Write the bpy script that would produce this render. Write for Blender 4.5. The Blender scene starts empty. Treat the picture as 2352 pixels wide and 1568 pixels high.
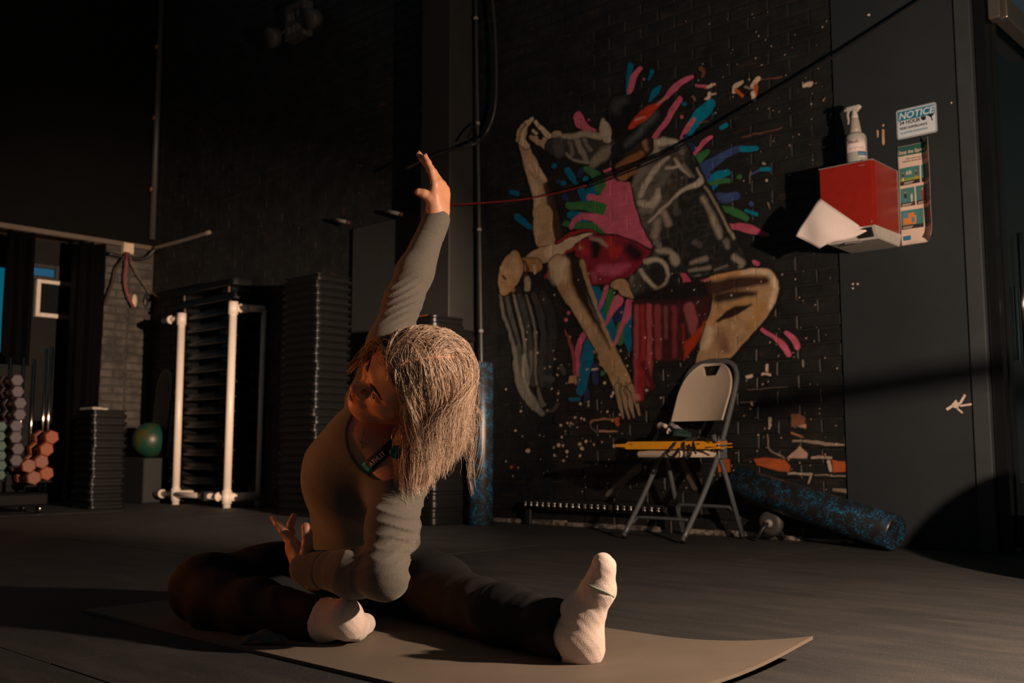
import bpy, bmesh, math, random
import numpy as np
from mathutils import Vector, Matrix

S = bpy.context.scene
COL = S.collection
random.seed(7)
RNG = np.random.default_rng(7)

# ------------------------------------------------------------------ camera
F_PX, CX, CY, CAM_H = 2340.0, 1176.0, 784.0, 0.38
PITCH = math.atan(256 / F_PX)
_a = np.array([0.731, 0.682]); _a /= np.hypot(*_a)
RIGHT = np.array([_a[0], _a[1], 0.0])
_f0 = np.array([-_a[1], _a[0], 0.0]); _u0 = np.array([0, 0, 1.0])
FWD = _f0 * math.cos(PITCH) + _u0 * math.sin(PITCH)
UP = -_f0 * math.sin(PITCH) + _u0 * math.cos(PITCH)
CAM = np.array([0.0, 0.0, CAM_H])
cd = bpy.data.cameras.new('camera'); co = bpy.data.objects.new('camera', cd); COL.objects.link(co)
cd.sensor_width = 36.0; cd.lens = 36.0 * F_PX / 2352.0; cd.clip_start = 0.05
m3 = Matrix((RIGHT.tolist(), UP.tolist(), (-FWD).tolist())).transposed()
co.matrix_world = Matrix.Translation(CAM.tolist()) @ m3.to_4x4()
cd.dof.use_dof = True; cd.dof.focus_distance = 2.12; cd.dof.aperture_fstop = 6.3
S.camera = co

# ------------------------------------------------------------------ world, lamps, exposure
S.view_settings.view_transform = 'Standard'; S.view_settings.look = 'None'
S.view_settings.gamma = 1.0; S.view_settings.use_curve_mapping = False
S.view_settings.exposure = 0.12
W = bpy.data.worlds.new('world'); S.world = W; W.use_nodes = True
bg = W.node_tree.nodes['Background']
bg.inputs[0].default_value = (0.62, 0.86, 1.0, 1); bg.inputs[1].default_value = 0.028

LAMP = np.array([0.10, 2.12, 0.95])
def light(name, kind, loc, power, color, **kw):
    l = bpy.data.lights.new(name, kind); l.energy = power; l.color = color
    for k, v in kw.items(): setattr(l, k, v)
    o = bpy.data.objects.new(name, l); COL.objects.link(o); o.location = loc
    return o
def aim(o, target):
    o.rotation_euler = (Vector(target) - o.location).to_track_quat('-Z', 'Y').to_euler()
WARM = (1.0, 0.70, 0.50)
light('work_lamp_bulb', 'POINT', LAMP.tolist(), 225, WARM, shadow_soft_size=0.030)
sp = light('work_lamp_beam', 'SPOT', (LAMP + [0, 0, 0.02]).tolist(), 1900, WARM, shadow_soft_size=0.03,
           spot_size=math.radians(36), spot_blend=1.0)
aim(sp, (-7.6, 3.75, 0.85))
so_ = light('orange_spot', 'SPOT', (-3.00, 0.42, 0.42), 34, (1.0, 0.27, 0.045), shadow_soft_size=0.06,
            spot_size=math.radians(48), spot_blend=1.0)
aim(so_, (-1.95, 1.40, 0.47))
light('orange_lamp', 'POINT', (-6.3, 1.1, 0.75), 9, (1.0, 0.33, 0.09), shadow_soft_size=0.08)

# ------------------------------------------------------------------ projection helpers (picture -> place)
def ray(x, y): return FWD + RIGHT * ((x - CX) / F_PX) - UP * ((y - CY) / F_PX)
def onZ(x, y, z=0.0):
    r = ray(x, y); return CAM + r * ((z - CAM_H) / r[2])
def onY(x, y, Y):
    r = ray(x, y); return CAM + r * (Y / r[1])
def onX(x, y, X):
    r = ray(x, y); return CAM + r * (X / r[0])
def at(x, y, d): return CAM + ray(x, y) * d

# ------------------------------------------------------------------ materials
def new_mat(name):
    m = bpy.data.materials.new(name); m.use_nodes = True
    return m, m.node_tree, m.node_tree.nodes['Principled BSDF']
def pos_node(nt, scale=(1, 1, 1), obj=False):
    if obj:
        t = nt.nodes.new('ShaderNodeTexCoord'); src = t.outputs['Object']
    else:
        t = nt.nodes.new('ShaderNodeNewGeometry'); src = t.outputs['Position']
    mp = nt.nodes.new('ShaderNodeMapping'); mp.inputs['Scale'].default_value = scale
    nt.links.new(src, mp.inputs['Vector']); return mp.outputs[0]
def mix(nt, fac, a, b):
    n = nt.nodes.new('ShaderNodeMix'); n.data_type = 'RGBA'
    if hasattr(fac, 'is_output'): nt.links.new(fac, n.inputs[0])
    else: n.inputs[0].default_value = fac
    for v, s in ((a, n.inputs[6]), (b, n.inputs[7])):
        if hasattr(v, 'is_output'): nt.links.new(v, s)
        else: s.default_value = (*v, 1)
    return n.outputs[2]
def noise(nt, vec, scale, detail=3, rough=0.6):
    n = nt.nodes.new('ShaderNodeTexNoise'); n.inputs['Scale'].default_value = scale
    n.inputs['Detail'].default_value = detail; n.inputs['Roughness'].default_value = rough
    nt.links.new(vec, n.inputs['Vector']); return n.outputs[0]
def ramp(nt, fac, a, b):
    n = nt.nodes.new('ShaderNodeMapRange'); n.inputs[1].default_value = a; n.inputs[2].default_value = b
    nt.links.new(fac, n.inputs[0]); return n.outputs[0]
def bump(nt, b, h, strength, dist):
    n = nt.nodes.new('ShaderNodeBump'); n.inputs['Strength'].default_value = strength; n.inputs['Distance'].default_value = dist
    nt.links.new(h, n.inputs['Height']); nt.links.new(n.outputs[0], b.inputs['Normal'])
_mc = {}
def mat(name, c, rough=0.6, metal=0.0, var=0.15, ns=30.0, bs=0.0, spec=0.5, c2=None, lo=.35, hi=.65, obj=True, sheen=0.0, scale=(1, 1, 1), coat=0.0, emit=None, es=1.0):
    if name in _mc: return _mc[name]
    m, nt, b = new_mat(name)
    v = pos_node(nt, scale, obj); n = noise(nt, v, ns)
    c2 = c2 or tuple(x * (1 - var) for x in c)
    nt.links.new(mix(nt, ramp(nt, n, lo, hi), c, c2), b.inputs['Base Color'])
    b.inputs['Roughness'].default_value = rough; b.inputs['Metallic'].default_value = metal
    b.inputs['Specular IOR Level'].default_value = spec
    b.inputs['Sheen Weight'].default_value = sheen; b.inputs['Coat Weight'].default_value = coat
    if bs: bump(nt, b, n, bs, 0.002)
    if emit:
        b.inputs['Emission Color'].default_value = (*emit, 1); b.inputs['Emission Strength'].default_value = es
    _mc[name] = m; return m
def attr_mat(name, rough=0.55, spec=0.4, bs=0.0, ns=200.0, sss=0.0, sheen=0.0):
    m, nt, b = new_mat(name)
    a = nt.nodes.new('ShaderNodeVertexColor'); a.layer_name = 'Col'
    n = noise(nt, pos_node(nt), ns)
    nt.links.new(mix(nt, ramp(nt, n, .3, .8), a.outputs[0], mix(nt, .22, a.outputs[0], (0, 0, 0))), b.inputs['Base Color'])
    b.inputs['Roughness'].default_value = rough; b.inputs['Specular IOR Level'].default_value = spec
    b.inputs['Subsurface Weight'].default_value = sss; b.inputs['Sheen Weight'].default_value = sheen
    if sss: b.inputs['Subsurface Radius'].default_value = (.012, .005, .003); b.inputs['Subsurface Scale'].default_value = 0.6
    if bs: bump(nt, b, n, bs, .001)
    return m

# ------------------------------------------------------------------ object helpers
def tag(o, label=None, cat=None, group=None, kind=None):
    for k, v in (('label', label), ('category', cat), ('group', group), ('kind', kind)):
        if v: o[k] = v
    return o
def empty(name, loc=(0, 0, 0), rz=0.0, **kw):
    o = bpy.data.objects.new(name, None); COL.objects.link(o); o.location = tuple(float(v) for v in loc)
    o.rotation_euler.z = rz; o.empty_display_size = .05
    return tag(o, **kw)
def link(name, me, m=None, parent=None, loc=None, smooth=False):
    if m is not None and not me.materials:
        for q in (m if isinstance(m, (list, tuple)) else [m]): me.materials.append(q)
    o = bpy.data.objects.new(name, me); COL.objects.link(o)
    if parent is not None: o.parent = parent
    if loc is not None: o.location = tuple(float(v) for v in loc)
    if smooth: me.shade_smooth()
    return o
def mesh_of(bm, name='m', smooth=False, angle=None):
    me = bpy.data.meshes.new(name); bm.normal_update(); bm.to_mesh(me); bm.free()
    if smooth: me.shade_smooth()
    if angle: me.set_sharp_from_angle(angle=angle)
    return me
def pyd(v, f, name='m', smooth=False):
    me = bpy.data.meshes.new(name); me.from_pydata([tuple(map(float, q)) for q in v], [], f); me.update()
    if smooth: me.shade_smooth()
    return me
def box(x0, x1, y0, y1, z0, z1, bev=0.0, seg=1, bm=None):
    b = bmesh.new() if bm is None else bm
    r = bmesh.ops.create_cube(b, size=1)
    for v in r['verts']:
        v.co = Vector((x0 + (v.co.x + .5) * (x1 - x0), y0 + (v.co.y + .5) * (y1 - y0), z0 + (v.co.z + .5) * (z1 - z0)))
    if bev:
        es = list({e for v in r['verts'] for e in v.link_edges})
        bmesh.ops.bevel(b, geom=es, offset=bev, segments=seg, affect='EDGES', profile=.5)
    return b
def tube_bm(pts, rad, n=8, bm=None, caps=True, closed=False):
    """round tube through points; rad scalar or list"""
    b = bmesh.new() if bm is None else bm
    P = [Vector(tuple(map(float, p))) for p in pts]; N = len(P)
    R = [rad] * N if np.isscalar(rad) else list(rad)
    T = []
    for i in range(N):
        a = P[(i - 1) % N] if (closed or i) else P[i]; c = P[(i + 1) % N] if (closed or i < N - 1) else P[i]
        T.append((c - a).normalized())
    u = T[0].orthogonal().normalized(); rings = []
    for i in range(N):
        u = (u - T[i] * u.dot(T[i])).normalized(); w = T[i].cross(u)
        rings.append([b.verts.new(P[i] + (u * math.cos(2 * math.pi * k / n) + w * math.sin(2 * math.pi * k / n)) * R[i]) for k in range(n)])
    for i in range(N if closed else N - 1):
        A, B = rings[i], rings[(i + 1) % N]
        for k in range(n): b.faces.new((A[k], A[(k + 1) % n], B[(k + 1) % n], B[k]))
    if caps and not closed:
        b.faces.new(rings[0][::-1]); b.faces.new(rings[-1])
    return b
def spline(pts, n=8):
    """Catmull-Rom through points"""
    P = [np.array(p, float) for p in pts]; P = [2 * P[0] - P[1]] + P + [2 * P[-1] - P[-2]]; out = []
    for i in range(1, len(P) - 2):
        for k in range(n):
            t = k / n; a, b, c, d = P[i - 1:i + 3]
            out.append(.5 * ((2 * b) + (c - a) * t + (2 * a - 5 * b + 4 * c - d) * t * t + (-a + 3 * b - 3 * c + d) * t ** 3))
    out.append(P[-2]); return out
def lathe_bm(prof, n=20, bm=None, axis='z', c=(0, 0, 0)):
    b = bmesh.new() if bm is None else bm; rings = []
    for r, h in prof:
        ring = []
        for k in range(n):
            t = 2 * math.pi * k / n; p = (r * math.cos(t), r * math.sin(t), h)
            if axis == 'x': p = (h, p[0], p[1])
            if axis == 'y': p = (p[0], h, p[1])
            ring.append(b.verts.new((p[0] + c[0], p[1] + c[1], p[2] + c[2])))
        rings.append(ring)
    for A, B in zip(rings, rings[1:]):
        for k in range(n): b.faces.new((A[k], A[(k + 1) % n], B[(k + 1) % n], B[k]))
    b.faces.new(rings[0][::-1]); b.faces.new(rings[-1])
    bmesh.ops.recalc_face_normals(b, faces=b.faces[:]); return b
def copy_tree(o, parent=None):
    c = o.copy(); COL.objects.link(c)
    if parent is not None: c.parent = parent
    for ch in o.children: copy_tree(ch, c)
    return c
def text_mesh(txt, size, extrude=0.0004, bold=0.0, align='LEFT', space=1.0):
    cu = bpy.data.curves.new('lettering', 'FONT'); cu.body = txt; cu.size = size; cu.extrude = extrude; cu.offset = bold
    cu.align_x = align; cu.space_character = space; cu.resolution_u = 4
    o = bpy.data.objects.new('lettering_tmp', cu); COL.objects.link(o)
    dg = bpy.context.evaluated_depsgraph_get(); me = bpy.data.meshes.new_from_object(o.evaluated_get(dg))
    bpy.data.objects.remove(o); bpy.data.curves.remove(cu); me.materials.clear(); return me
# ================================================================== THE SETTING
YW, XL = 4.17, -8.06
M_black_wall = mat('black wall paint', (0.0045, 0.0045, 0.0042), .8, ns=6, bs=.25, obj=False, spec=.08)
M_panel = mat('charcoal smooth wall paint', (0.0235, 0.0305, 0.0355), .6, ns=3, obj=False, spec=.3)
# floor: rubber tiles on a base
def rubber_mat():
    m, nt, b = new_mat('speckled black rubber')
    p = pos_node(nt); big = noise(nt, p, 2.2, 5); fine = noise(nt, p, 420, 1)
    streak = noise(nt, pos_node(nt, (3, 14, 1)), 1.2, 4)
    c = mix(nt, ramp(nt, big, .35, .7), (0.024, 0.0255, 0.027), (0.041, 0.042, 0.043))
    c = mix(nt, ramp(nt, streak, .45, .8), c, (0.054, 0.051, 0.048))
    c = mix(nt, ramp(nt, fine, .68, .76), c, (0.20, 0.18, 0.155))
    nt.links.new(c, b.inputs['Base Color']); b.inputs['Roughness'].default_value = .66; b.inputs['Specular IOR Level'].default_value = .3
    bump(nt, b, noise(nt, p, 260, 2), .5, .0015); return m
M_rubber = rubber_mat()
floor = tag(link('floor', pyd([(XL - 1.2, -2.2, -.014), (2.2, -2.2, -.014), (2.2, 5.6, -.014), (XL - 1.2, 5.6, -.014)], [(0, 1, 2, 3)]),
                 mat('floor base', (.006, .006, .006), .95)), kind='structure')
tile_me = mesh_of(box(-.9138, .9138, -.5988, .5988, -.014, 0)); tile_me.materials.append(M_rubber)
for j in range(-2, 4):
    for i in range(-5, 2):
        y = .82 + .6 + 1.2 * j
        if y > 4.6: continue
        t = link('rubber_tile', tile_me, None, floor, (-1.0 + 1.83 * i + (.9 if j % 2 else 0), y + random.uniform(-.001, .001), random.uniform(-.0006, .0006)))
        t.rotation_euler.z = random.uniform(-.0008, .0008)

# back wall of bricks, black paint
BL, BH = 0.206, 0.066
def brick_paint():
    m, nt, b = new_mat('black glossy paint over brick')
    p = pos_node(nt)
    chip = noise(nt, p, 62, 2); zone = noise(nt, p, 2.6, 2)
    rub = noise(nt, pos_node(nt, (5, 5, 22)), 1.6, 4)
    c = mix(nt, ramp(nt, noise(nt, p, 9, 3), .3, .7), (0.010, 0.0112, 0.0118), (0.022, 0.0232, 0.0232))
    c = mix(nt, ramp(nt, rub, .60, .78), c, (0.060, 0.033, 0.021))
    mul = nt.nodes.new('ShaderNodeMath'); mul.operation = 'MULTIPLY'
    nt.links.new(ramp(nt, chip, .735, .76), mul.inputs[0]); nt.links.new(ramp(nt, zone, .50, .60), mul.inputs[1])
    c = mix(nt, mul.outputs[0], c, (0.62, 0.50, 0.40))
    nt.links.new(c, b.inputs['Base Color']); b.inputs['Roughness'].default_value = .5; b.inputs['Specular IOR Level'].default_value = .32
    bump(nt, b, noise(nt, p, 48, 4), .6, .004); return m
M_brick = brick_paint()
M_bare = mat('bare orange brick', (.50, .115, .035), .85, c2=(.36, .13, .07), ns=40, bs=.5)
wall_back = tag(link('wall_back', mesh_of(box(XL, -1.93, YW - .003, YW + .12, 0, 4.6)), mat('black painted mortar', (0.012, 0.012, 0.011), .7, obj=False, ns=40, bs=.4)), kind='structure')
def brick_mesh(s):
    r = random.Random(s); b = box(-BL / 2 + .0035, BL / 2 - .0035, 0, .022, -BH / 2 + .0035, BH / 2 - .0035)
    for v in b.verts:
        v.co += Vector((r.uniform(-.002, .002), r.uniform(-.001, .001), r.uniform(-.002, .002)))
    bmesh.ops.bevel(b, geom=[e for e in b.edges if all(v.co.y < .01 for v in e.verts)], offset=.005, segments=1, affect='EDGES')
    me = mesh_of(b); me.materials.append(M_brick); return me
BR = [brick_mesh(k) for k in range(6)]
BJ = {}
def brick_y(i, j): return BJ.setdefault((int(i), int(j)), random.Random(int(i) * 971 + int(j) * 31).uniform(-.0015, .0015))
BARE = {}     # (col,row) of bricks whose paint has come off
rest = bmesh.new(); cand = []
for j in range(int(4.5 / BH)):
    off = (BL / 2 if j % 2 else 0)
    for i in range(0, 31):
        x = -1.935 - BL * (i + .5) - off; z = BH * (j + .5)
        if x - BL / 2 < XL: continue
        cand.append((i, j, x, z))
    if j % 2:
        cand.append((-1, j, -1.935 - BL * .25, z))
near = [q for q in cand if q[0] >= 0 and q[2] > -3.42 and q[3] < 2.70][:300]
nearset = {(q[0], q[1]) for q in near}
for i, j, x, z in cand:
    y = YW - .008 + brick_y(i, j)
    if (i, j) in nearset:
        o = link('brick', BR[(i * 7 + j * 3) % 6], None, wall_back, (x, y, z))
    else:
        n0 = len(rest.verts); w = BL / 2 - .0035 if i >= 0 else BL / 4 - .0035
        box(x - w, x + w, y, y + .022, z - BH / 2 + .0035, z + BH / 2 - .0035, 0, bm=rest)
rest_o = link('bricks', mesh_of(rest), M_brick, wall_back); rest_o['kind'] = 'stuff'

# left: bulkhead over a curtained recess with windows
M_soffit = mat('worn brown soffit board', (.16, .12, .085), .8, ns=4, obj=False)
wl = tag(link('wall_left', mesh_of(box(XL - .12, XL, -2.2, YW + .1, 2.12, 4.6)), M_black_wall), kind='structure')
tag(link('wall_recess', mesh_of(box(XL - .58, XL - .48, -2.2, YW + .1, 0, 2.3)), mat('recess wall paint', (.018, .0175, .016), .8, ns=5, obj=False, spec=.1)), kind='structure')
tag(link('ceiling', mesh_of(box(XL - .58, XL - .12, -2.2, YW + .1, 2.14, 2.24)), M_soffit), kind='structure')
tr = tag(link('trim_1', mesh_of(box(XL - .02, XL + .035, -2.2, YW, 2.085, 2.125, .004)), mat('scuffed brown edge board', (.12, .09, .065), .8, ns=9)), kind='structure')
M_worn = mat('worn grimy brick', (.085, .075, .060), .75, c2=(.030, .027, .023), ns=9, bs=.6, obj=False)
pier = tag(link('wall_pier', mesh_of(box(XL - .3, XL - .004, 3.60, YW, 0, 2.12)), mat('grimy mortar', (.05, .045, .038), .9, obj=False, ns=30, bs=.4)), kind='structure')
wb = [mesh_of(box(0, .014, -BL / 2 + .005, BL / 2 - .005, -BH / 2 + .005, BH / 2 - .005, .006)), mesh_of(box(0, .014, -BL / 4 + .005, BL / 4 - .005, -BH / 2 + .005, BH / 2 - .005, .006))]
for w_ in wb: w_.materials.append(M_worn)
for j in range(31):
    y = YW - .01
    for w in ([1, .5, 1, 1] if j % 2 else [1, 1, 1]):
        y0 = y - BL * w; 
        if y0 < 3.58: break
        link('brick', wb[0 if w == 1 else 1], None, pier, (XL - .006 + random.uniform(-.003, .003), (y + y0) / 2, BH * (j + .5))); y = y0
M_curt = mat('black curtain cloth', (.0035, .0035, .0038), .95, ns=60, spec=.05)
def curtain(y0, y1, x, label):
    v, f = [], []; N = 60
    for k in range(N + 1):
        t = k / N; yy = y0 + (y1 - y0) * t; xx = x + .035 * math.sin(t * math.pi * 2 * (y1 - y0) / .085) + .012 * math.sin(t * 31)
        for z in (.02, .7, 1.4, 2.06): v.append((xx * 1 + .012 * math.sin(z * 3 + t * 9), yy, z))
        if k:
            for q in range(3): a = (k - 1) * 4 + q; f.append((a, a + 4, a + 5, a + 1))
    o = link('curtain', pyd(v, f, smooth=True), M_curt); md = o.modifiers.new('t', 'SOLIDIFY'); md.thickness = .004
    tag(o, label, 'curtain', 'black curtains along the recess'); return o
curtain(2.935, 3.14, -7.97, 'black pleated curtain hanging beside the teal-lit window')
curtain(3.48, 3.72, -7.97, 'black pleated curtain hanging next to the worn brick corner')
# windows in the recess
M_white = mat('white window frame', (.75, .66, .55), .5)
def teal_glass(name, e, s): return mat(name, (.01, .04, .06), .25, emit=e, es=s)
def window(idx, y0, y1, z0, z1, x, glass, frame):
    w = tag(link('window_%d' % idx, mesh_of(box(x - .02, x, y0, y1, z0, z1)), mat('window backing', (.01, .012, .014), .5)), kind='structure')
    t = .035
    for (a, b, c, d) in ((y0 - t, y0, z0 - t, z1 + t), (y1, y1 + t, z0 - t, z1 + t), (y0, y1, z0 - t, z0), (y0, y1, z1, z1 + t)):
        link('window_frame', mesh_of(box(x - .02, x + .03, a, b, c, d, .004)), frame, w)
    link('pane', mesh_of(box(x + .001, x + .006, y0, y1, z0, z1)), glass, w)
    return w
Xr = XL - .46
a0 = onX(92, 650, Xr); a1 = onX(168, 650, Xr); zb = onX(130, 722, Xr)[2]; zt = onX(130, 655, Xr)[2]
window(1, a0[1], a1[1], zb, zt, Xr, mat('dark pane glass', (.012, .014, .016), .1), M_white)
b0 = onX(80, 620, Xr); b1 = onX(124, 620, Xr)
window(2, b0[1] - .02, b1[1], zt + .06, onX(100, 617, Xr)[2], Xr, teal_glass('teal evening pane', (.012, .10, .20), .55), mat('black window frame', (.02, .02, .02), .5))
c1 = onX(13, 700, Xr)
window(3, c1[1] - .7, c1[1], onX(13, 810, Xr)[2], onX(13, 616, Xr)[2], Xr, teal_glass('teal lit pane', (.0, .13, .20), .6), mat('black window frame', (.02, .02, .02), .5))
c2 = onX(9, 1140, Xr)
window(4, c2[1] - .6, c2[1], .03, onX(9, 1120, Xr)[2], Xr, teal_glass('teal lit pane', (.0, .13, .20), .85), mat('black window frame', (.02, .02, .02), .5))

# right: smooth panel, corner trim, glass door
wr = tag(link('wall_right', mesh_of(box(-1.932, -1.402, YW - .02, YW + .12, 0, 4.6, .002)), M_panel), kind='structure')
M_trim = mat('charcoal corner moulding', (.036, .043, .048), .5, ns=12, bs=.2)
tag(link('trim_2', mesh_of(box(-1.402, -1.338, YW - .034, YW + .12, 0, 4.6, .004)), M_trim), kind='structure')
M_alu = mat('black door metal', (.018, .02, .022), .28, metal=.6, ns=8)
door = tag(link('door_1', mesh_of(box(-1.335, -1.29, YW - .005, YW + .05, 0, 3.0, .003)), M_alu), kind='structure')
link('stile', mesh_of(box(-1.325, -1.285, YW + .06, YW + .115, .02, 2.25, .004)), M_alu, door)
link('stile', mesh_of(box(-1.325, -1.285, YW + .93, YW + 1.0, .02, 2.25, .004)), M_alu, door)
link('rail', mesh_of(box(-1.325, -1.285, YW + .115, YW + .93, 2.16, 2.25, .004)), M_alu, door)
link('rail', mesh_of(box(-1.325, -1.285, YW + .115, YW + .93, .02, .26, .004)), M_alu, door)
link('pane', mesh_of(box(-1.309, -1.301, YW + .115, YW + .93, .26, 2.16)), mat('dark door glass', (.004, .010, .013), .06, spec=.6), door)
cl = link('door_closer', mesh_of(box(-1.285, -1.225, YW + .07, YW + .62, 2.125, 2.215, .006, 2)), mat('brushed steel', (.42, .36, .30), .35, metal=.9, ns=12, scale=(60, 2, 60)), door)
link('closer_bracket', mesh_of(box(-1.283, -1.235, YW + .005, YW + .062, 2.11, 2.26, .006)), mat('brushed steel', (.4, .36, .3)), door)
link('pull_handle', mesh_of(tube_bm([(-1.24, YW + .12, .72), (-1.24, YW + .12, 1.25)], .011, 10), smooth=True), mat('polished steel', (.5, .45, .4), .12, metal=1), door)
for yy in (.19, .27, .35):  # thin strips coloured teal to stand for reflections on the door
    link('teal_reflection', mesh_of(box(-1.298, -1.290, YW + yy, YW + yy + .012, .75, 1.05)), mat('teal reflection tint', (.01, .05, .065), .3), door)
link('pivot', mesh_of(tube_bm([(-1.262, YW + .09, .005), (-1.262, YW + .09, .14)], .022, 12), smooth=True), mat('brushed steel', (.4, .36, .3)), door)
tag(link('wall_vestibule', mesh_of(box(-1.29, 2.0, YW + 1.3, YW + 1.4, 0, 4.0)), mat('vestibule tint for teal light', (.01, .05, .065), .6, obj=False)), kind='structure')  # teal light behind the glass is put into this wall's colour
# paint chips on the panel
M_chip = mat('bared plaster', (.72, .60, .50), .9); M_chip2 = mat('bared orange plaster', (.62, .36, .2), .9)
def chip(poly, m, Y=YW - .0208):
    pts = [onY(x, y, Y) for x, y in poly]; n = len(pts)
    v = pts + [p + np.array([0, .0016, 0]) for p in pts]
    f = [tuple(range(n))] + [(k, (k + 1) % n, n + (k + 1) % n, n + k) for k in range(n)]
    me = pyd(v, f); b = bmesh.new(); b.from_mesh(me); bmesh.ops.recalc_face_normals(b, faces=b.faces[:]); b.to_mesh(me); b.free()
    link('paint_chip', me, m, wr)
for poly, m in (([(2172, 938), (2186, 929), (2190, 934), (2176, 943)], M_chip), ([(2186, 928), (2196, 917), (2199, 923), (2206, 926), (2200, 938), (2190, 936)], M_chip),
                ([(2203, 924), (2215, 904), (2219, 908), (2207, 929)], M_chip), ([(2204, 930), (2234, 925), (2234, 930), (2206, 934)], M_chip),
                ([(2200, 936), (2212, 946), (2210, 950), (2197, 939)], M_chip), ([(2013, 299), (2018, 299), (2018, 313), (2015, 317)], M_chip2),
                ([(2026, 297), (2031, 297), (2032, 330), (2028, 334), (2026, 328)], M_chip2), ([(2026, 286), (2031, 285), (2031, 290), (2027, 291)], M_chip2),
                ([(1992, 33), (1998, 31), (1999, 36), (1993, 37)], M_chip), ([(1957, 650), (1961, 650), (1961, 654), (1957, 654)], M_chip), ([(1968, 650), (1972, 650), (1972, 654), (1968, 654)], M_chip),
                ([(1957, 660), (1961, 660), (1961, 664), (1957, 664)], M_chip), ([(2184, 234), (2187, 234), (2187, 238), (2184, 238)], M_chip)):
    chip(poly, m)
# column between the wall halves
tag(link('wall_column', mesh_of(box(-4.435, -4.182, 3.955, YW, 0, 4.6, .006)), mat('charcoal column paint', (.028, .0275, .026), .55, ns=5, obj=False, spec=.3)), kind='structure')
# chipped white baseboard strip along the back wall
bb = bmesh.new(); r = random.Random(3); x = -4.0
while x < -2.02:
    w = r.uniform(.08, .26); h = r.uniform(.014, .028); box(x, x + w, YW - .036 - r.uniform(0, .006), YW - .008, 0, h, .003, bm=bb); x += w
tag(link('baseboard_back', mesh_of(bb), mat('chipped whitewashed base', (.30, .26, .22), .8, c2=(.06, .05, .04), ns=26, bs=.4, lo=.42, hi=.6)), kind='structure')
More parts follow.
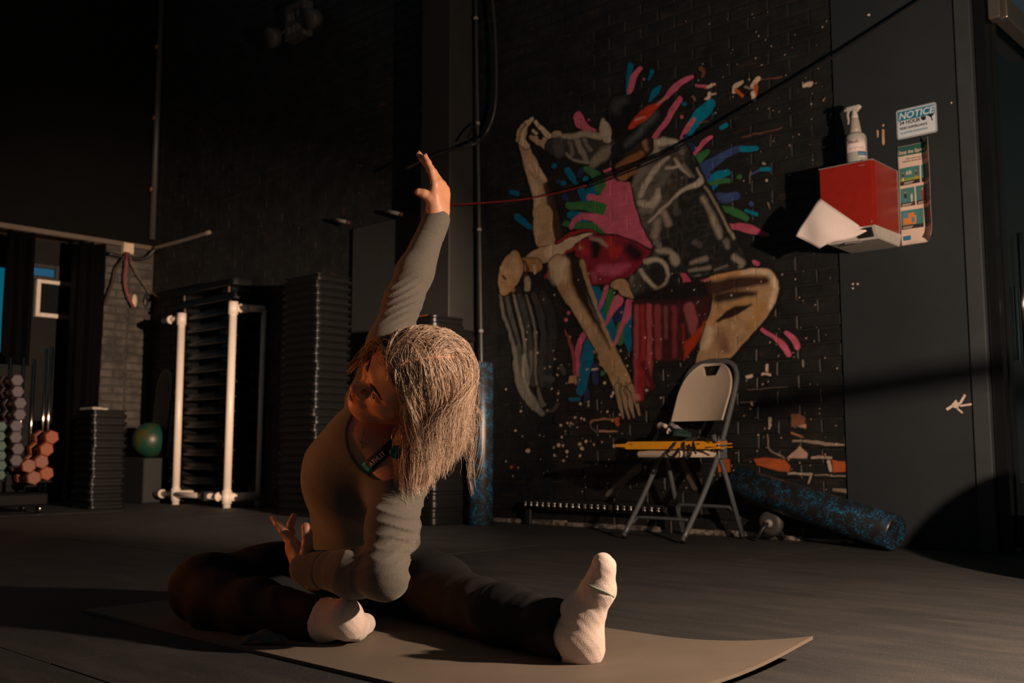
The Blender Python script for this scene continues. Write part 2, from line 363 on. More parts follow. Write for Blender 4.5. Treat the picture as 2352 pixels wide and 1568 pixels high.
# ================================================================== THE MURAL: a coat of paint lying on the bricks
def build_mural():
    st = .004
    xs = np.arange(-4.02, -1.937, st); zs = np.arange(.16, 2.62, st)
    GX, GZ = np.meshgrid(xs, zs, indexing='ij')
    Pw = np.stack([GX, np.full_like(GX, YW), GZ], -1) - CAM
    d = Pw @ FWD
    px = CX + F_PX * (Pw @ RIGHT) / d; py = CY - F_PX * (Pw @ UP) / d
    base = np.array([.015, .0145, .0135])
    col = np.tile(base, px.shape + (1,)); alpha = np.zeros(px.shape)
    wob = RNG.normal(size=(70, 80)); ix = np.linspace(0, 69, px.shape[0]); iz = np.linspace(0, 79, px.shape[1])
    def bil(a):
        i0 = np.clip(ix.astype(int), 0, 68); j0 = np.clip(iz.astype(int), 0, 78); fi = (ix - i0)[:, None]; fj = (iz - j0)[None]
        return (a[i0][:, j0] * (1 - fi) + a[i0 + 1][:, j0] * fi) * (1 - fj) + (a[i0][:, j0 + 1] * (1 - fi) + a[i0 + 1][:, j0 + 1] * fi) * fj
    qx = px + bil(wob) * 1.1; qy = py + bil(RNG.normal(size=(70, 80))) * 1.1
    tone = 1 + .10 * bil(RNG.normal(size=(70, 80)))
    def put(sl, a, c):
        a = np.clip(a, 0, 1); col[sl] = col[sl] * (1 - a[..., None]) + np.array(c) * tone[sl][..., None] * a[..., None]
        alpha[sl] = np.maximum(alpha[sl], a)
    def window(x0, x1, y0, y1):
        m = (px > x0) & (px < x1) & (py > y0) & (py < y1)
        if not m.any(): return None
        i = np.where(m.any(1))[0]; j = np.where(m.any(0))[0]; return (slice(i[0], i[-1] + 1), slice(j[0], j[-1] + 1))
    def sdist(P, R, sl):
        best = np.full(qx[sl].shape, 1e9); X, Y = qx[sl], qy[sl]
        if len(P) == 1: return np.hypot(X - P[0][0], Y - P[0][1]) - R[0]
        for (a, b, ra, rb) in zip(P, P[1:], R, R[1:]):
            dx, dy = b[0] - a[0], b[1] - a[1]; t = np.clip(((X - a[0]) * dx + (Y - a[1]) * dy) / (dx * dx + dy * dy + 1e-9), 0, 1)
            best = np.minimum(best, np.hypot(X - a[0] - t * dx, Y - a[1] - t * dy) - (ra + (rb - ra) * t))
        return best
    FR = {'A': (1100, 150, 3.92), 'B': (1400, 150, 3.92), 'C': (1120, 500, 3.92), 'D': (1420, 550, 3.563), 'E': (1140, 800, 3.733), 'G': (1650, 780, 2.751), 'P': (0, 0, 1.0)}
    def cv(fr, pts): ox, oy, s = FR[fr]; return [(ox + x / s, oy + y / s) for x, y in pts], s
    def st_(fr, pts, r, c, soft=1.6, out=0):
        soft = max(1.6, soft * .5)
        P, s = cv(fr, pts); R = [r / s] * len(P) if np.isscalar(r) else [q / s for q in r]
        if len(P) > 2 and len(R) == len(P):
            Q = spline([(*p, q) for p, q in zip(P, R)], 5); P = [(q[0], q[1]) for q in Q]; R = [max(q[2], .3) for q in Q]
        mr = max(R) + 8 + out + soft
        sl = window(min(p[0] for p in P) - mr, max(p[0] for p in P) + mr, min(p[1] for p in P) - mr, max(p[1] for p in P) + mr)
        if sl is None: return
        sd = sdist(P, R, sl)
        if out: put(sl, .5 - (sd - out) / 1.6, (.010, .010, .010))
        put(sl, .5 - sd / soft, c)
    def po_(fr, pts, c, soft=1.6, out=0):
        P, s = cv(fr, pts); mr = 6 + out
        sl = window(min(p[0] for p in P) - mr, max(p[0] for p in P) + mr, min(p[1] for p in P) - mr, max(p[1] for p in P) + mr)
        if sl is None: return
        X, Y = qx[sl], qy[sl]; ins = np.zeros(X.shape, bool)
        for a, b in zip(P, P[1:] + P[:1]):
            ins ^= ((a[1] > Y) != (b[1] > Y)) & (X < (b[0] - a[0]) * (Y - a[1]) / (b[1] - a[1] + 1e-12) + a[0])
        sd = sdist(P + P[:1], [0] * (len(P) + 1), sl); sd = np.where(ins, -sd, sd)
        if out: put(sl, .5 - (sd - out) / 1.6, (.010, .010, .010))
        put(sl, .5 - sd / soft, c)
    PINK = (.62, .13, .22); BLU = (.0, .16, .31); TEAL = (.0, .24, .40); GRN = (.045, .19, .06); NAV = (.02, .035, .12); IND = (.045, .085, .24)
    SK = (.56, .38, .225); SKL = (.70, .53, .36); SKO = (.46, .25, .11); LT = (.48, .43, .35); GY = (.19, .18, .16); DK = (.020, .021, .021); BLK = (.010, .010, .010); MAR = (.25, .018, .04)
    PLA = (.74, .57, .44); ORG = (.52, .12, .035)
    # paint splashes
    for fr, pts, r, c in (
        ('B', [(205, 0), (180, 120), (168, 260)], [22, 22, 8], BLU), ('B', [(285, 30), (230, 110), (205, 200), (182, 275)], [20, 28, 28, 10], PINK), ('B', [(182, 275), (282, 370)], [10, 8], PINK),
        ('B', [(318, 127)], [13], PINK), ('B', [(395, 60), (370, 130)], [20, 14], BLU), ('B', [(755, 110), (660, 150), (570, 230), (510, 310)], [20, 26, 26, 18], PINK),
        ('B', [(470, 195), (430, 240), (370, 320)], [16, 28, 10], BLU), ('B', [(785, 185), (880, 200)], [10, 18], PINK), ('B', [(650, 305), (590, 390), (520, 510), (410, 650)], [22, 28, 24, 20], PINK),
        ('B', [(682, 352)], [20], BLU), ('B', [(945, 445)], [12], BLU), ('B', [(930, 350), (860, 420), (800, 480), (740, 570), (680, 650)], [38, 58, 55, 45, 25], TEAL),
        ('B', [(770, 490), (710, 570), (655, 660)], [18, 26, 12], PINK), ('B', [(660, 468)], [18], PINK), ('B', [(1060, 540), (1020, 565)], [22, 18], TEAL), ('B', [(925, 655), (860, 700), (770, 800)], [16, 24, 16], PINK),
        ('B', [(700, 650), (740, 740)], [30, 40], NAV), ('B', [(895, 775), (800, 850)], [20, 45], GRN), ('B', [(1200, 755), (1090, 790), (980, 860), (850, 950), (890, 1000)], [25, 35, 45, 60, 50], IND),
        ('B', [(1200, 760), (1330, 755)], [24, 24], TEAL), ('B', [(1380, 935), (1290, 985)], [16, 10], IND), ('B', [(1380, 940), (1450, 940)], [18, 22], TEAL), ('B', [(1075, 970), (980, 1000), (930, 1040)], [30, 38, 30], TEAL),
        ('B', [(960, 1080), (930, 1130)], [25, 15], BLU), ('B', [(1090, 1040), (1000, 1050), (900, 1070)], [18, 26, 20], GRN), ('B', [(1180, 1005)], [22], GRN), ('B', [(1150, 1180), (1060, 1200), (980, 1200)], [35, 45, 45], IND),
        ('B', [(1010, 1290), (1130, 1320), (1240, 1380)], [25, 35, 28], GRN), ('B', [(1235, 1310), (1330, 1345)], [14, 18], TEAL), ('B', [(1290, 1250)], [22], IND), ('B', [(1100, 1445), (1250, 1470), (1430, 1530)], [22, 40, 18], (.5, .10, .17)),
        ('A', [(360, 1370), (420, 1420), (510, 1480)], [32, 30, 20], BLU), ('A', [(310, 1140), (355, 1160)], [24, 22], BLU), ('A', [(905, 465), (925, 520)], [42, 48], PINK), ('A', [(930, 530), (990, 570), (1075, 595)], [45, 25, 6], PINK), ('A', [(1003, 500)], [12], PINK),
        ('A', [(810, 950), (850, 1010), (890, 1070)], [32, 28, 12], BLU), ('A', [(690, 905)], [24], BLU), ('A', [(770, 1060)], [22], BLU), ('A', [(730, 1050)], [22], NAV), ('A', [(975, 1030)], [22], TEAL), ('A', [(940, 950), (920, 990)], [30, 26], NAV),
        ('A', [(930, 1130), (980, 1190), (1050, 1110)], [30, 48, 50], BLU), ('A', [(780, 1180), (810, 1210)], [24, 20], NAV), ('A', [(850, 1350), (960, 1390), (860, 1440)], [40, 48, 35], BLU), ('A', [(1000, 1350), (1060, 1360)], [40, 30], NAV),
        ('A', [(980, 940), (1060, 990), (1120, 1090), (1120, 1130)], [25, 45, 66, 45], GRN), ('A', [(820, 1265), (1000, 1270), (1130, 1300), (1170, 1330)], [30, 45, 76, 55], GRN), ('A', [(790, 1430), (950, 1450), (1130, 1470)], [25, 40, 50], GRN),
        ('C', [(970, 640), (1010, 760), (1060, 900), (1120, 1050), (1150, 1110)], [50, 60, 65, 60, 30], BLU), ('C', [(1290, 900), (1270, 1050), (1290, 1180)], [35, 45, 25], BLU), ('C', [(1110, 680), (1120, 760), (1080, 840)], [35, 40, 25], GRN),
        ('C', [(1230, 900), (1200, 1050), (1200, 1120)], [35, 40, 32], GRN), ('C', [(1200, 820), (1180, 900)], [45, 42], NAV), ('C', [(1085, 620), (1050, 730), (1010, 830)], [18, 22, 12], PINK), ('C', [(1190, 740), (1150, 800), (1075, 960)], [45, 35, 12], PINK),
        ('C', [(1290, 770), (1270, 860), (1210, 1000), (1150, 1150)], [40, 35, 18, 14], PINK), ('C', [(930, 1120), (910, 1250), (880, 1400), (850, 1560)], [40, 55, 50, 42], BLU), ('E', [(770, 180), (745, 330), (740, 400)], [50, 38, 12], BLU),
        ('C', [(880, 1050), (840, 1140), (820, 1250), (820, 1420)], [22, 26, 24, 10], PINK), ('C', [(735, 857)], [18], PINK), ('C', [(718, 920)], [18], PINK), ('C', [(710, 1010), (760, 1130), (790, 1300), (800, 1500)], [8, 14, 16, 10], (.33, .07, .08)),
        ('E', [(860, 150), (860, 290)], [30, 24], NAV), ('E', [(790, 370), (790, 440)], [20, 25], NAV), ('C', [(978, 1205)], [16], PINK), ('C', [(1040, 1320)], [18], PINK), ('C', [(1050, 1400)], [22], GRN), ('E', [(650, 435), (720, 440)], [14, 16], BLU),
        ('D', [(1185, 735), (1300, 810), (1360, 870), (1410, 945)], [16, 18, 26, 22], PINK), ('D', [(1385, 765), (1440, 810), (1480, 885)], [18, 26, 22], PINK), ('D', [(1125, 188), (1145, 196)], [20, 20], PINK)):
        st_(fr, pts, r, c)
    po_('P', [(1388, 392), (1406, 385), (1412, 405), (1421, 418), (1449, 418), (1457, 448), (1462, 476), (1480, 520), (1497, 548), (1504, 562), (1500, 572), (1470, 560), (1430, 545), (1405, 535), (1385, 520), (1372, 505), (1390, 490), (1398, 470), (1400, 455), (1385, 450), (1392, 430), (1395, 410)], PINK)
    st_('P', [(1358, 453), (1380, 457), (1402, 460)], [7, 7, 13], PINK); st_('P', [(1315, 525), (1322, 508), (1340, 498), (1365, 500), (1385, 510), (1400, 525)], [4, 6, 7, 9, 13, 13], PINK)
    # woman's hair
    for dx, c, w in ((0, GY, 13), (60, (.10, .105, .10), 16), (130, (.26, .25, .22), 12), (190, (.06, .06, .06), 22), (250, (.22, .20, .17), 9), (330, (.05, .05, .05), 25), (420, (.035, .035, .035), 35)):
        st_('C', [(130 + dx * .9, 700), (160 + dx, 880), (220 + dx * .9, 1060), (270 + dx * .7, 1280), (300 + dx * .6, 1500)], [w, w * 1.2, w, w * 1.3, w], c, 8)
    for pts, r, c in (([(170, 0), (190, 220), (240, 350), (310, 450), (400, 560)], [16, 28, 42, 44, 22], (.24, .23, .19)), ([(250, 60), (250, 250), (300, 400)], [16, 14, 10], (.36, .33, .26)), ([(312, 30), (310, 150), (280, 290)], 9, GY), ([(370, 340), (385, 420), (410, 480)], [10, 18, 22], (.17, .165, .15)),
                      ([(440, 540), (500, 530), (540, 480)], [14, 18, 14], (.07, .07, .07)), ([(430, 250), (480, 265)], [25, 30], (.07, .07, .07)), ([(570, 160), (590, 210)], [22, 18], (.07, .07, .07))):
        st_('E', pts, r, c, 9)
    # raised arm of the woman and the two hands
    st_('A', [(410, 720), (470, 860), (520, 1010), (560, 1150), (580, 1300), (590, 1450), (610, 1560)], [38, 58, 68, 72, 76, 88, 95], SK, 2, 3)
    st_('A', [(600, 1080), (650, 1200), (690, 1400), (720, 1530)], [16, 34, 46, 40], (.06, .035, .025), 14); st_('A', [(470, 900), (520, 1100), (545, 1300), (550, 1450)], [16, 26, 26, 20], SKL, 12); st_('A', [(500, 870), (560, 960), (610, 1040)], [14, 18, 16], SKL, 8); st_('A', [(470, 950), (505, 1010)], [12, 10], SKO, 8)
    st_('A', [(440, 730), (400, 680), (405, 600), (430, 540), (485, 485)], [30, 36, 36, 28, 18], SKL, 2, 2); st_('A', [(358, 680), (368, 600), (420, 535)], [12, 15, 16], SK, 2, 2)
    st_('A', [(715, 640), (650, 700), (570, 690), (480, 650)], [50, 62, 40, 20], SK, 2, 3); st_('A', [(640, 640), (570, 570), (520, 510)], [26, 24, 16], SKL, 2, 2); st_('A', [(660, 710), (640, 745)], [40, 34], SKO, 10); st_('A', [(550, 600), (565, 660)], [16, 20], BLK, 5); st_('A', [(470, 560), (475, 610)], [18, 14], BLK, 5); st_('A', [(500, 590), (530, 620)], [14, 12], SKL, 4)
    # torso, neck, head of the woman
    st_('C', [(505, -40), (530, 150), (570, 260)], [86, 80, 72], SK, 2); st_('C', [(400, 380), (480, 345), (600, 320)], [52, 70, 62], SK, 3, 2); st_('C', [(580, 320), (740, 235), (880, 175), (980, 160)], [62, 48, 30, 18], SKL, 4)
    st_('C', [(340, 420), (440, 430)], [60, 64], SKO, 6, 2); st_('C', [(430, 440), (430, 500)], [14, 12], SKL, 5); st_('C', [(255, 345), (235, 450), (195, 560), (165, 655)], [45, 98, 88, 44], (.48, .30, .155), 3, 3)
    st_('C', [(140, 460), (165, 480)], [20, 24], SK, 3); st_('C', [(270, 400), (260, 500)], [40, 40], SK, 16); st_('C', [(345, 390), (375, 470), (340, 520)], [8, 12, 10], (.09, .04, .025), 5); st_('C', [(150, 530), (175, 560)], [10, 8], (.06, .03, .02), 4); st_('C', [(140, 590), (180, 595)], [6, 5], (.1, .05, .03), 3); st_('C', [(165, 610), (240, 650)], [26, 20], SKO, 10); st_('C', [(370, 560), (368, 640)], [32, 24], (.36, .29, .2), 5, 2); st_('C', [(215, 520), (212, 545)], [9, 8], SKO, 4)
    # red dress
    po_('C', [(800, 265), (880, 190), (980, 158), (1180, 165), (1350, 225), (1485, 300), (1465, 365), (1380, 450), (1290, 530), (1100, 595), (930, 605), (890, 500), (860, 400), (800, 340)], MAR, 2, 3)
    st_('C', [(630, 230), (740, 165), (870, 118), (990, 138)], [8, 13, 11, 8], (.36, .02, .02), 2, 2); st_('C', [(535, 535), (590, 430), (690, 330), (810, 275)], [12, 9, 9, 12], (.38, .02, .02), 2)
    st_('C', [(1030, 470), (1170, 470), (1270, 435)], [42, 46, 25], (.50, .085, .16), 24); st_('C', [(1110, 220), (1150, 320), (1210, 290)], [36, 46, 36], (.42, .03, .025), 20); st_('C', [(865, 250), (890, 310)], [34, 34], (.42, .03, .02), 16); st_('C', [(990, 240), (980, 340)], [44, 34], BLK, 22); st_('C', [(1290, 280), (1350, 335)], [56, 56], (.03, .008, .012), 30); st_('C', [(940, 182), (1040, 215), (1085, 260)], [14, 17, 9], (.42, .27, .22), 12); st_('C', [(850, 270)], [18], (.5, .25, .2), 10); st_('C', [(960, 500), (980, 560)], [22, 20], (.4, .08, .12), 16)
    # hanging arm
    st_('C', [(660, 440), (760, 620), (880, 845), (990, 1050), (1110, 1260), (1200, 1420), (1260, 1560)], [100, 112, 86, 76, 70, 75, 76], (.45, .29, .155), 2, 3)
    st_('C', [(660, 430), (650, 520)], [80, 70], SKL, 40); st_('C', [(810, 430), (830, 550), (865, 680), (940, 850), (1040, 1020), (1120, 1170)], [58, 70, 52, 30, 20, 14], (.022, .018, .015), 22); st_('C', [(860, 400), (925, 620), (1010, 850), (1090, 1060), (1200, 1290), (1290, 1480)], [22, 18, 15, 17, 17, 14], (.45, .30, .16), 7); st_('C', [(682, 430), (672, 490)], [16, 14], (.74, .57, .42), 6); st_('C', [(760, 700), (830, 830), (950, 1000)], [36, 34, 28], SK, 22)
    st_('E', [(935, 60), (1040, 230), (1090, 330)], [56, 68, 74], (.45, .29, .155), 3)
    for f in ([(1055, 330), (1070, 470), (1100, 590)], [(1100, 350), (1122, 490), (1150, 600)], [(1140, 350), (1168, 490), (1192, 590)], [(1165, 330), (1212, 460), (1240, 570)]): st_('E', f, [26, 18, 7], (.40, .28, .17), 3, 2)
    for f in ([(1085, 300), (1092, 450)], [(1120, 290), (1140, 440)], [(1060, 250), (1068, 330)]): st_('E', f, [5, 3], (.14, .08, .04), 3)
    # man: jacket
    jk = [(1494, 326), (1520, 320), (1561, 321), (1579, 334), (1604, 374), (1619, 410), (1655, 469), (1688, 543), (1715, 586), (1718, 614), (1681, 619), (1640, 632), (1577, 640), (1555, 628), (1541, 634), (1510, 666), (1462, 684), (1441, 654), (1470, 620), (1498, 586), (1506, 566), (1490, 540), (1475, 505), (1464, 470), (1457, 430), (1462, 400), (1478, 368), (1490, 345)]
    po_('P', jk, DK, 2, 3.5)
    sl = window(1430, 1725, 315, 690); X, Y = qx[sl], qy[sl]; ins = np.zeros(X.shape, bool)
    for a, b in zip(jk, jk[1:] + jk[:1]): ins ^= ((a[1] > Y) != (b[1] > Y)) & (X < (b[0] - a[0]) * (Y - a[1]) / (b[1] - a[1] + 1e-12) + a[0])
    gr = np.clip((1725 - (X + .35 * Y)) / 90, 0, 1); put(sl, ins * gr * .75, (.19, .175, .145))
    rid = np.clip(1 - np.abs(bil(RNG.normal(size=(70, 80))))[sl] * 1.5, 0, 1) ** 3; put(sl, rid * ins * np.where(X + .35 * Y < 1730, .22, .08), (.34, .31, .26))
    rid = np.clip(1 - np.abs(bil(RNG.normal(size=(70, 80))))[sl] * 1.6, 0, 1) ** 4; put(sl, rid * ins * .6, BLK)
    for pts, r, c, s in (([(430, 700), (520, 690), (605, 688)], [40, 36, 22], LT, 10), ([(395, 720), (440, 790)], [36, 40], (.36, .31, .25), 12), ([(330, 880), (280, 1000), (235, 1085)], [32, 46, 24], GY, 16), ([(540, 825), (430, 935), (350, 1060), (285, 1180)], [12, 28, 30, 22], LT, 8), ([(290, 1240), (370, 1265), (440, 1200), (448, 1130)], [30, 42, 36, 20], LT, 14), ([(300, 1310), (375, 1318)], [30, 24], GY, 12),
                         ([(500, 1000), (480, 1060)], [48, 44], (.13, .125, .11), 18), ([(600, 850), (650, 920), (735, 1000)], [15, 22, 10], LT, 8), ([(520, 930), (640, 915)], [12, 12], LT, 6), ([(830, 1045), (780, 1085), (660, 1130), (580, 1210), (520, 1270), (370, 1410)], [36, 30, 18, 16, 16, 12], LT, 6), ([(800, 930), (840, 1020)], [8, 12], LT, 5),
                         ([(870, 1090), (960, 1240), (1060, 1430), (1130, 1560)], [10, 12, 14, 16], (.30, .26, .2), 4), ([(850, 1200), (920, 1320), (980, 1480), (1000, 1540)], [25, 26, 36, 28], (.33, .29, .23), 16), ([(500, 1330), (540, 1420)], [32, 36], (.34, .27, .23), 14), ([(445, 1410), (420, 1530)], [34, 42], (.33, .28, .23), 16), ([(650, 730), (665, 790)], [28, 22], GY, 14), ([(680, 900), (760, 1000)], [16, 10], (.22, .2, .17), 8), ([(600, 1240), (620, 1330)], [25, 30], (.09, .088, .08), 14)): st_('B', pts, [q * .86 for q in (r if not np.isscalar(r) else [r] * len(pts))], c, s * .9 + 4)
    for pts, r, c, s in (([(610, 190), (725, 165)], [20, 26], (.28, .25, .2), 12), ([(590, 255), (760, 232)], [13, 16], (.25, .22, .18), 9), ([(640, 300), (690, 293)], [9, 9], GY, 6), ([(960, 150), (1020, 185), (1010, 230)], [30, 34, 22], (.32, .28, .22), 14), ([(640, 30), (675, 50)], [28, 28], (.11, .105, .095), 14), ([(895, 20), (905, 60)], [30, 20], (.2, .18, .15), 12), ([(800, 250), (900, 210)], [10, 8], (.2, .18, .15), 6),
                         ([(330, 95), (430, 105), (480, 180)], [20, 34, 44], (.38, .33, .26), 12), ([(240, 180), (330, 165), (400, 215), (425, 300)], [25, 20, 20, 14], LT, 7), ([(195, 255), (250, 330), (330, 405)], [22, 20, 16], LT, 7), ([(425, 300), (385, 370), (310, 412)], [14, 14, 12], (.36, .31, .25), 6), ([(125, 310), (100, 365)], [22, 20], GY, 10), ([(320, 20), (350, 60)], [25, 25], GY, 12), ([(420, 130), (390, 170)], [10, 10], BLK, 6)): st_('D', pts, [q * .86 for q in r], c, s * .8 + 4)
    st_('D', [(300, 260), (330, 320)], [48, 40], (.018, .018, .018), 18)
    # man: raised sleeve, collar, hat, face
    st_('A', [(700, 740), (820, 745), (960, 765), (1080, 790), (1150, 720)], [80, 88, 105, 108, 90], (.045, .045, .043), 2, 3)
    for pts, r, c, s in (([(690, 640), (780, 640), (880, 640), (950, 620), (1100, 645)], [14, 24, 25, 28, 30], (.38, .33, .25), 8), ([(830, 700), (850, 780), (830, 830)], 17, GY, 9), ([(895, 680), (940, 780), (985, 870)], [24, 25, 18], (.27, .25, .2), 8), ([(955, 665), (1015, 765)], [20, 18], GY, 8), ([(800, 800), (850, 850), (980, 882)], 11, (.3, .27, .22), 6), ([(1170, 770), (1100, 835), (1040, 890)], [44, 54, 36], (.25, .22, .175), 14), ([(725, 690), (735, 795)], [44, 42], (.085, .085, .08), 10)): st_('A', pts, r, c, s)
    st_('B', [(330, 720), (200, 880), (125, 985)], [72, 82, 56], (.045, .022, .014), 3, 3); st_('B', [(295, 800), (190, 870), (95, 925)], [30, 40, 34], (.27, .115, .045), 10); st_('B', [(240, 945), (120, 1010)], [24, 36], (.33, .145, .055), 8); st_('B', [(330, 690), (350, 760)], [22, 18], (.3, .17, .1), 10)
    st_('A', [(1230, 560), (1320, 420), (1390, 340)], [110, 120, 80], (.0085, .0085, .009), 3); st_('A', [(1240, 400), (1265, 350), (1330, 320)], [36, 36, 20], (.06, .062, .062), 40)
    st_('B', [(90, 770), (300, 600), (470, 430), (520, 340)], [64, 70, 60, 30], (.012, .014, .015), 3); st_('B', [(165, 715), (300, 590), (420, 450)], [20, 26, 28], (.075, .088, .092), 24); st_('B', [(190, 570), (290, 480), (380, 400), (470, 350)], [12, 46, 38, 12], (.55, .045, .02), 5); st_('B', [(250, 500), (330, 470)], [12, 8], (.75, .3, .22), 6); st_('B', [(440, 360), (510, 300)], [12, 14], (.6, .2, .18), 5)
    st_('A', [(1132, 500), (1150, 580), (1165, 668)], [20, 50, 38], (.46, .39, .3), 6)
    # man's hand at her waist
    st_('C', [(1150, 610), (1225, 600), (1250, 660), (1315, 715)], [34, 48, 46, 16], (.46, .31, .18), 3, 3); st_('C', [(1215, 570), (1220, 620)], [14, 12], SKO, 6)
    # skirt
    po_('D', [(130, 520), (300, 430), (780, 335), (765, 560), (705, 730), (640, 870), (560, 990), (300, 1000), (290, 1230), (165, 1330), (130, 950)], (.055, .012, .016), 3, 3)
    for pts, r, c in (([(160, 560), (160, 900), (165, 1280)], 20, (.37, .07, .09)), ([(205, 560), (212, 900), (210, 1200)], 19, (.36, .03, .03)), ([(260, 545), (265, 850), (262, 1180)], 22, (.42, .08, .09)), ([(330, 560), (340, 960)], [30, 28], (.27, .045, .055)), ([(400, 560), (402, 800)], [18, 14], (.2, .06, .07)), ([(470, 560), (470, 960)], [22, 18], (.22, .03, .045)), ([(590, 560), (615, 660), (625, 780)], [44, 42, 24], (.30, .08, .09)), ([(540, 700), (550, 900)], [12, 10], (.25, .02, .02)), ([(185, 1000), (190, 1300)], [22, 26], (.33, .025, .03))): st_('D', pts, r, c, 10)
    po_('D', [(550, 990), (556, 850), (700, 700), (735, 640), (695, 800), (640, 872)], (.44, .045, .012), 5); st_('D', [(180, 470), (420, 450), (700, 420)], [40, 60, 60], BLK, 30); st_('D', [(160, 1290)], [30], (.5, .2, .18), 12); st_('D', [(225, 1020), (290, 1200)], [26, 20], (.12, .012, .016), 14)
    po_('D', [(515, 275), (560, 275), (605, 345), (540, 355)], (.5, .08, .14)); po_('D', [(690, 340), (770, 312), (778, 352)], PINK, 5)
    # bent leg
    lg = [(775, 345), (800, 310), (950, 262), (1100, 232), (1210, 240), (1272, 270), (1312, 340), (1322, 430), (1290, 530), (1230, 630), (1100, 780), (1000, 890), (930, 972), (760, 982), (640, 1025), (660, 950), (700, 800), (722, 730), (760, 600), (790, 480)]
    po_('D', lg, (.46, .29, .155), 2, 4)
    for pts, r, c, s in (([(1000, 270), (1180, 262), (1260, 300), (1300, 400)], [16, 24, 30, 22], SKL, 12), ([(780, 322), (900, 292), (1000, 272)], [20, 20, 14], (.56, .31, .12), 8), ([(800, 400), (1000, 355), (1220, 335)], [56, 54, 30], (.055, .026, .02), 22), ([(830, 480), (1000, 455), (1130, 445)], [44, 36, 20], (.04, .022, .016), 22), ([(750, 690), (860, 585), (1000, 520), (1150, 498)], [22, 30, 22, 12], (.50, .29, .12), 10), ([(825, 665), (950, 592), (1100, 532)], [12, 36, 7], (.028, .014, .01), 9),
                         ([(850, 790), (880, 890)], [66, 58], (.28, .165, .095), 40), ([(760, 740), (720, 880)], [34, 30], SKL, 26), ([(1180, 560), (1090, 720)], [46, 34], (.45, .26, .105), 26), ([(1290, 420), (1250, 560)], [20, 18], SKL, 14), ([(940, 680), (950, 735)], [7, 6], (.6, .42, .28), 5), ([(880, 830), (890, 900)], [26, 24], (.22, .12, .065), 22)): st_('D', pts, r, c, s)
    st_('D', [(1060, 226), (1250, 228), (1335, 330), (1338, 450), (1250, 625), (1100, 805), (930, 995)], 9, BLK, 3)
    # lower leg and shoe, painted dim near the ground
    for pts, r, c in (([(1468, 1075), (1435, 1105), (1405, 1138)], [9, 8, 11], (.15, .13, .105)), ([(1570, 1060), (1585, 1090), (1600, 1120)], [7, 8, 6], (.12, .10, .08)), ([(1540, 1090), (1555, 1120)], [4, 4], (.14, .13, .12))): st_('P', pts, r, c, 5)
    # worn places: plaster and bare brick showing through
    for pts, r, c in (([(1205, 155), (1140, 200), (1132, 240)], [14, 22, 18], PLA), ([(1155, 230), (1205, 272)], [18, 14], ORG), ([(1345, 130), (1300, 190)], [24, 24], PLA), ([(1332, 195), (1312, 280)], [24, 22], ORG), ([(1300, 255), (1312, 312)], [20, 18], PLA), ([(1230, 200), (1275, 212)], [9, 9], (.3, .26, .2)), ([(895, 200), (930, 185), (962, 178)], [13, 15, 9], PLA), ([(910, 255), (900, 300), (870, 310)], [14, 16, 9], PLA), ([(930, 270), (965, 262)], 8, PLA),
                      ([(1200, 655), (1330, 625), (1568, 570)], [4, 7, 5], (.17, .085, .05)), ([(820, 525), (900, 510)], [6, 5], (.17, .085, .05)), ([(1370, 140), (1560, 108)], [6, 8], (.16, .08, .045)), ([(830, 30), (860, 60), (850, 110)], [20, 16, 12], (.17, .07, .035)), ([(760, 290), (780, 320)], [12, 10], (.2, .13, .09)), ([(1280, 960), (1275, 1060)], [5, 3], (.3, .22, .17)), ([(1440, 1240), (1455, 1290)], [7, 4], (.3, .2, .14)), ([(1390, 880), (1410, 890)], [7, 6], PLA), ([(1425, 1040)], [10], PLA)): st_('B', pts, r, c, 4)
    st_('P', [(1850, 198), (1862, 194), (1868, 190)], [5, 6, 3], PLA)
    for e in ((365, 40, 9), (510, 93, 8), (472, 155, 8), (535, 225, 9), (95, 347, 8), (220, 540, 10), (175, 703, 8), (280, 877, 18), (568, 660, 11), (620, 640, 9), (655, 640, 10), (570, 760, 11), (505, 850, 10), (545, 830, 15), (585, 830, 11), (620, 880, 14), (512, 915, 11), (585, 960, 10), (725, 820, 14), (745, 860, 16), (783, 795, 13), (725, 920, 10), (690, 595, 9), (735, 600, 8), (760, 610, 11), (850, 820, 9), (735, 475, 11), (805, 460, 9), (805, 490, 9), (1015, 380, 13), (1000, 412, 11), (940, 297, 12), (545, 385, 10), (790, 180, 8), (1080, 28, 9), (1135, 153, 8), (1070, 570, 9), (960, 545, 10), (1300, 360, 12), (95, 970, 7), (1020, 830, 12), (920, 800, 7)): st_('E', [(e[0], e[1])], [e[2]], PLA, 3)
    st_('E', [(140, 1018)], [12], ORG, 3); st_('E', [(835, 182), (875, 178)], [8, 10], PLA, 3)
    for pts, r, c in (([(815, 640), (850, 615), (950, 606), (1060, 603)], [7, 10, 8, 9], (.42, .19, .12)), ([(815, 640), (830, 690), (870, 718)], 5, (.13, .12, .11)), ([(890, 712), (980, 712), (1050, 712)], [7, 10, 5], (.5, .27, .19)), ([(1035, 610), (1052, 650)], [16, 16], ORG)): st_('E', pts, r, c, 3)
    po_('E', [(625, 300), (640, 240), (695, 230), (702, 300)], (.5, .3, .18), 3)
    for poly, c in (([(235, 750), (300, 745), (430, 755), (465, 800), (455, 830), (400, 832), (330, 815), (250, 790)], ORG), ([(725, 760), (815, 765), (818, 832), (730, 836)], ORG), ([(0, 752), (80, 756), (85, 832), (8, 836)], ORG), ([(440, 745), (520, 675), (575, 720), (570, 746)], (.55, .36, .28)), ([(465, 470), (520, 470), (556, 500), (550, 555), (470, 545)], (.22, .095, .05)), ([(510, 548), (560, 535), (562, 562)], (.6, .33, .2))): po_('G', poly, c, 3)
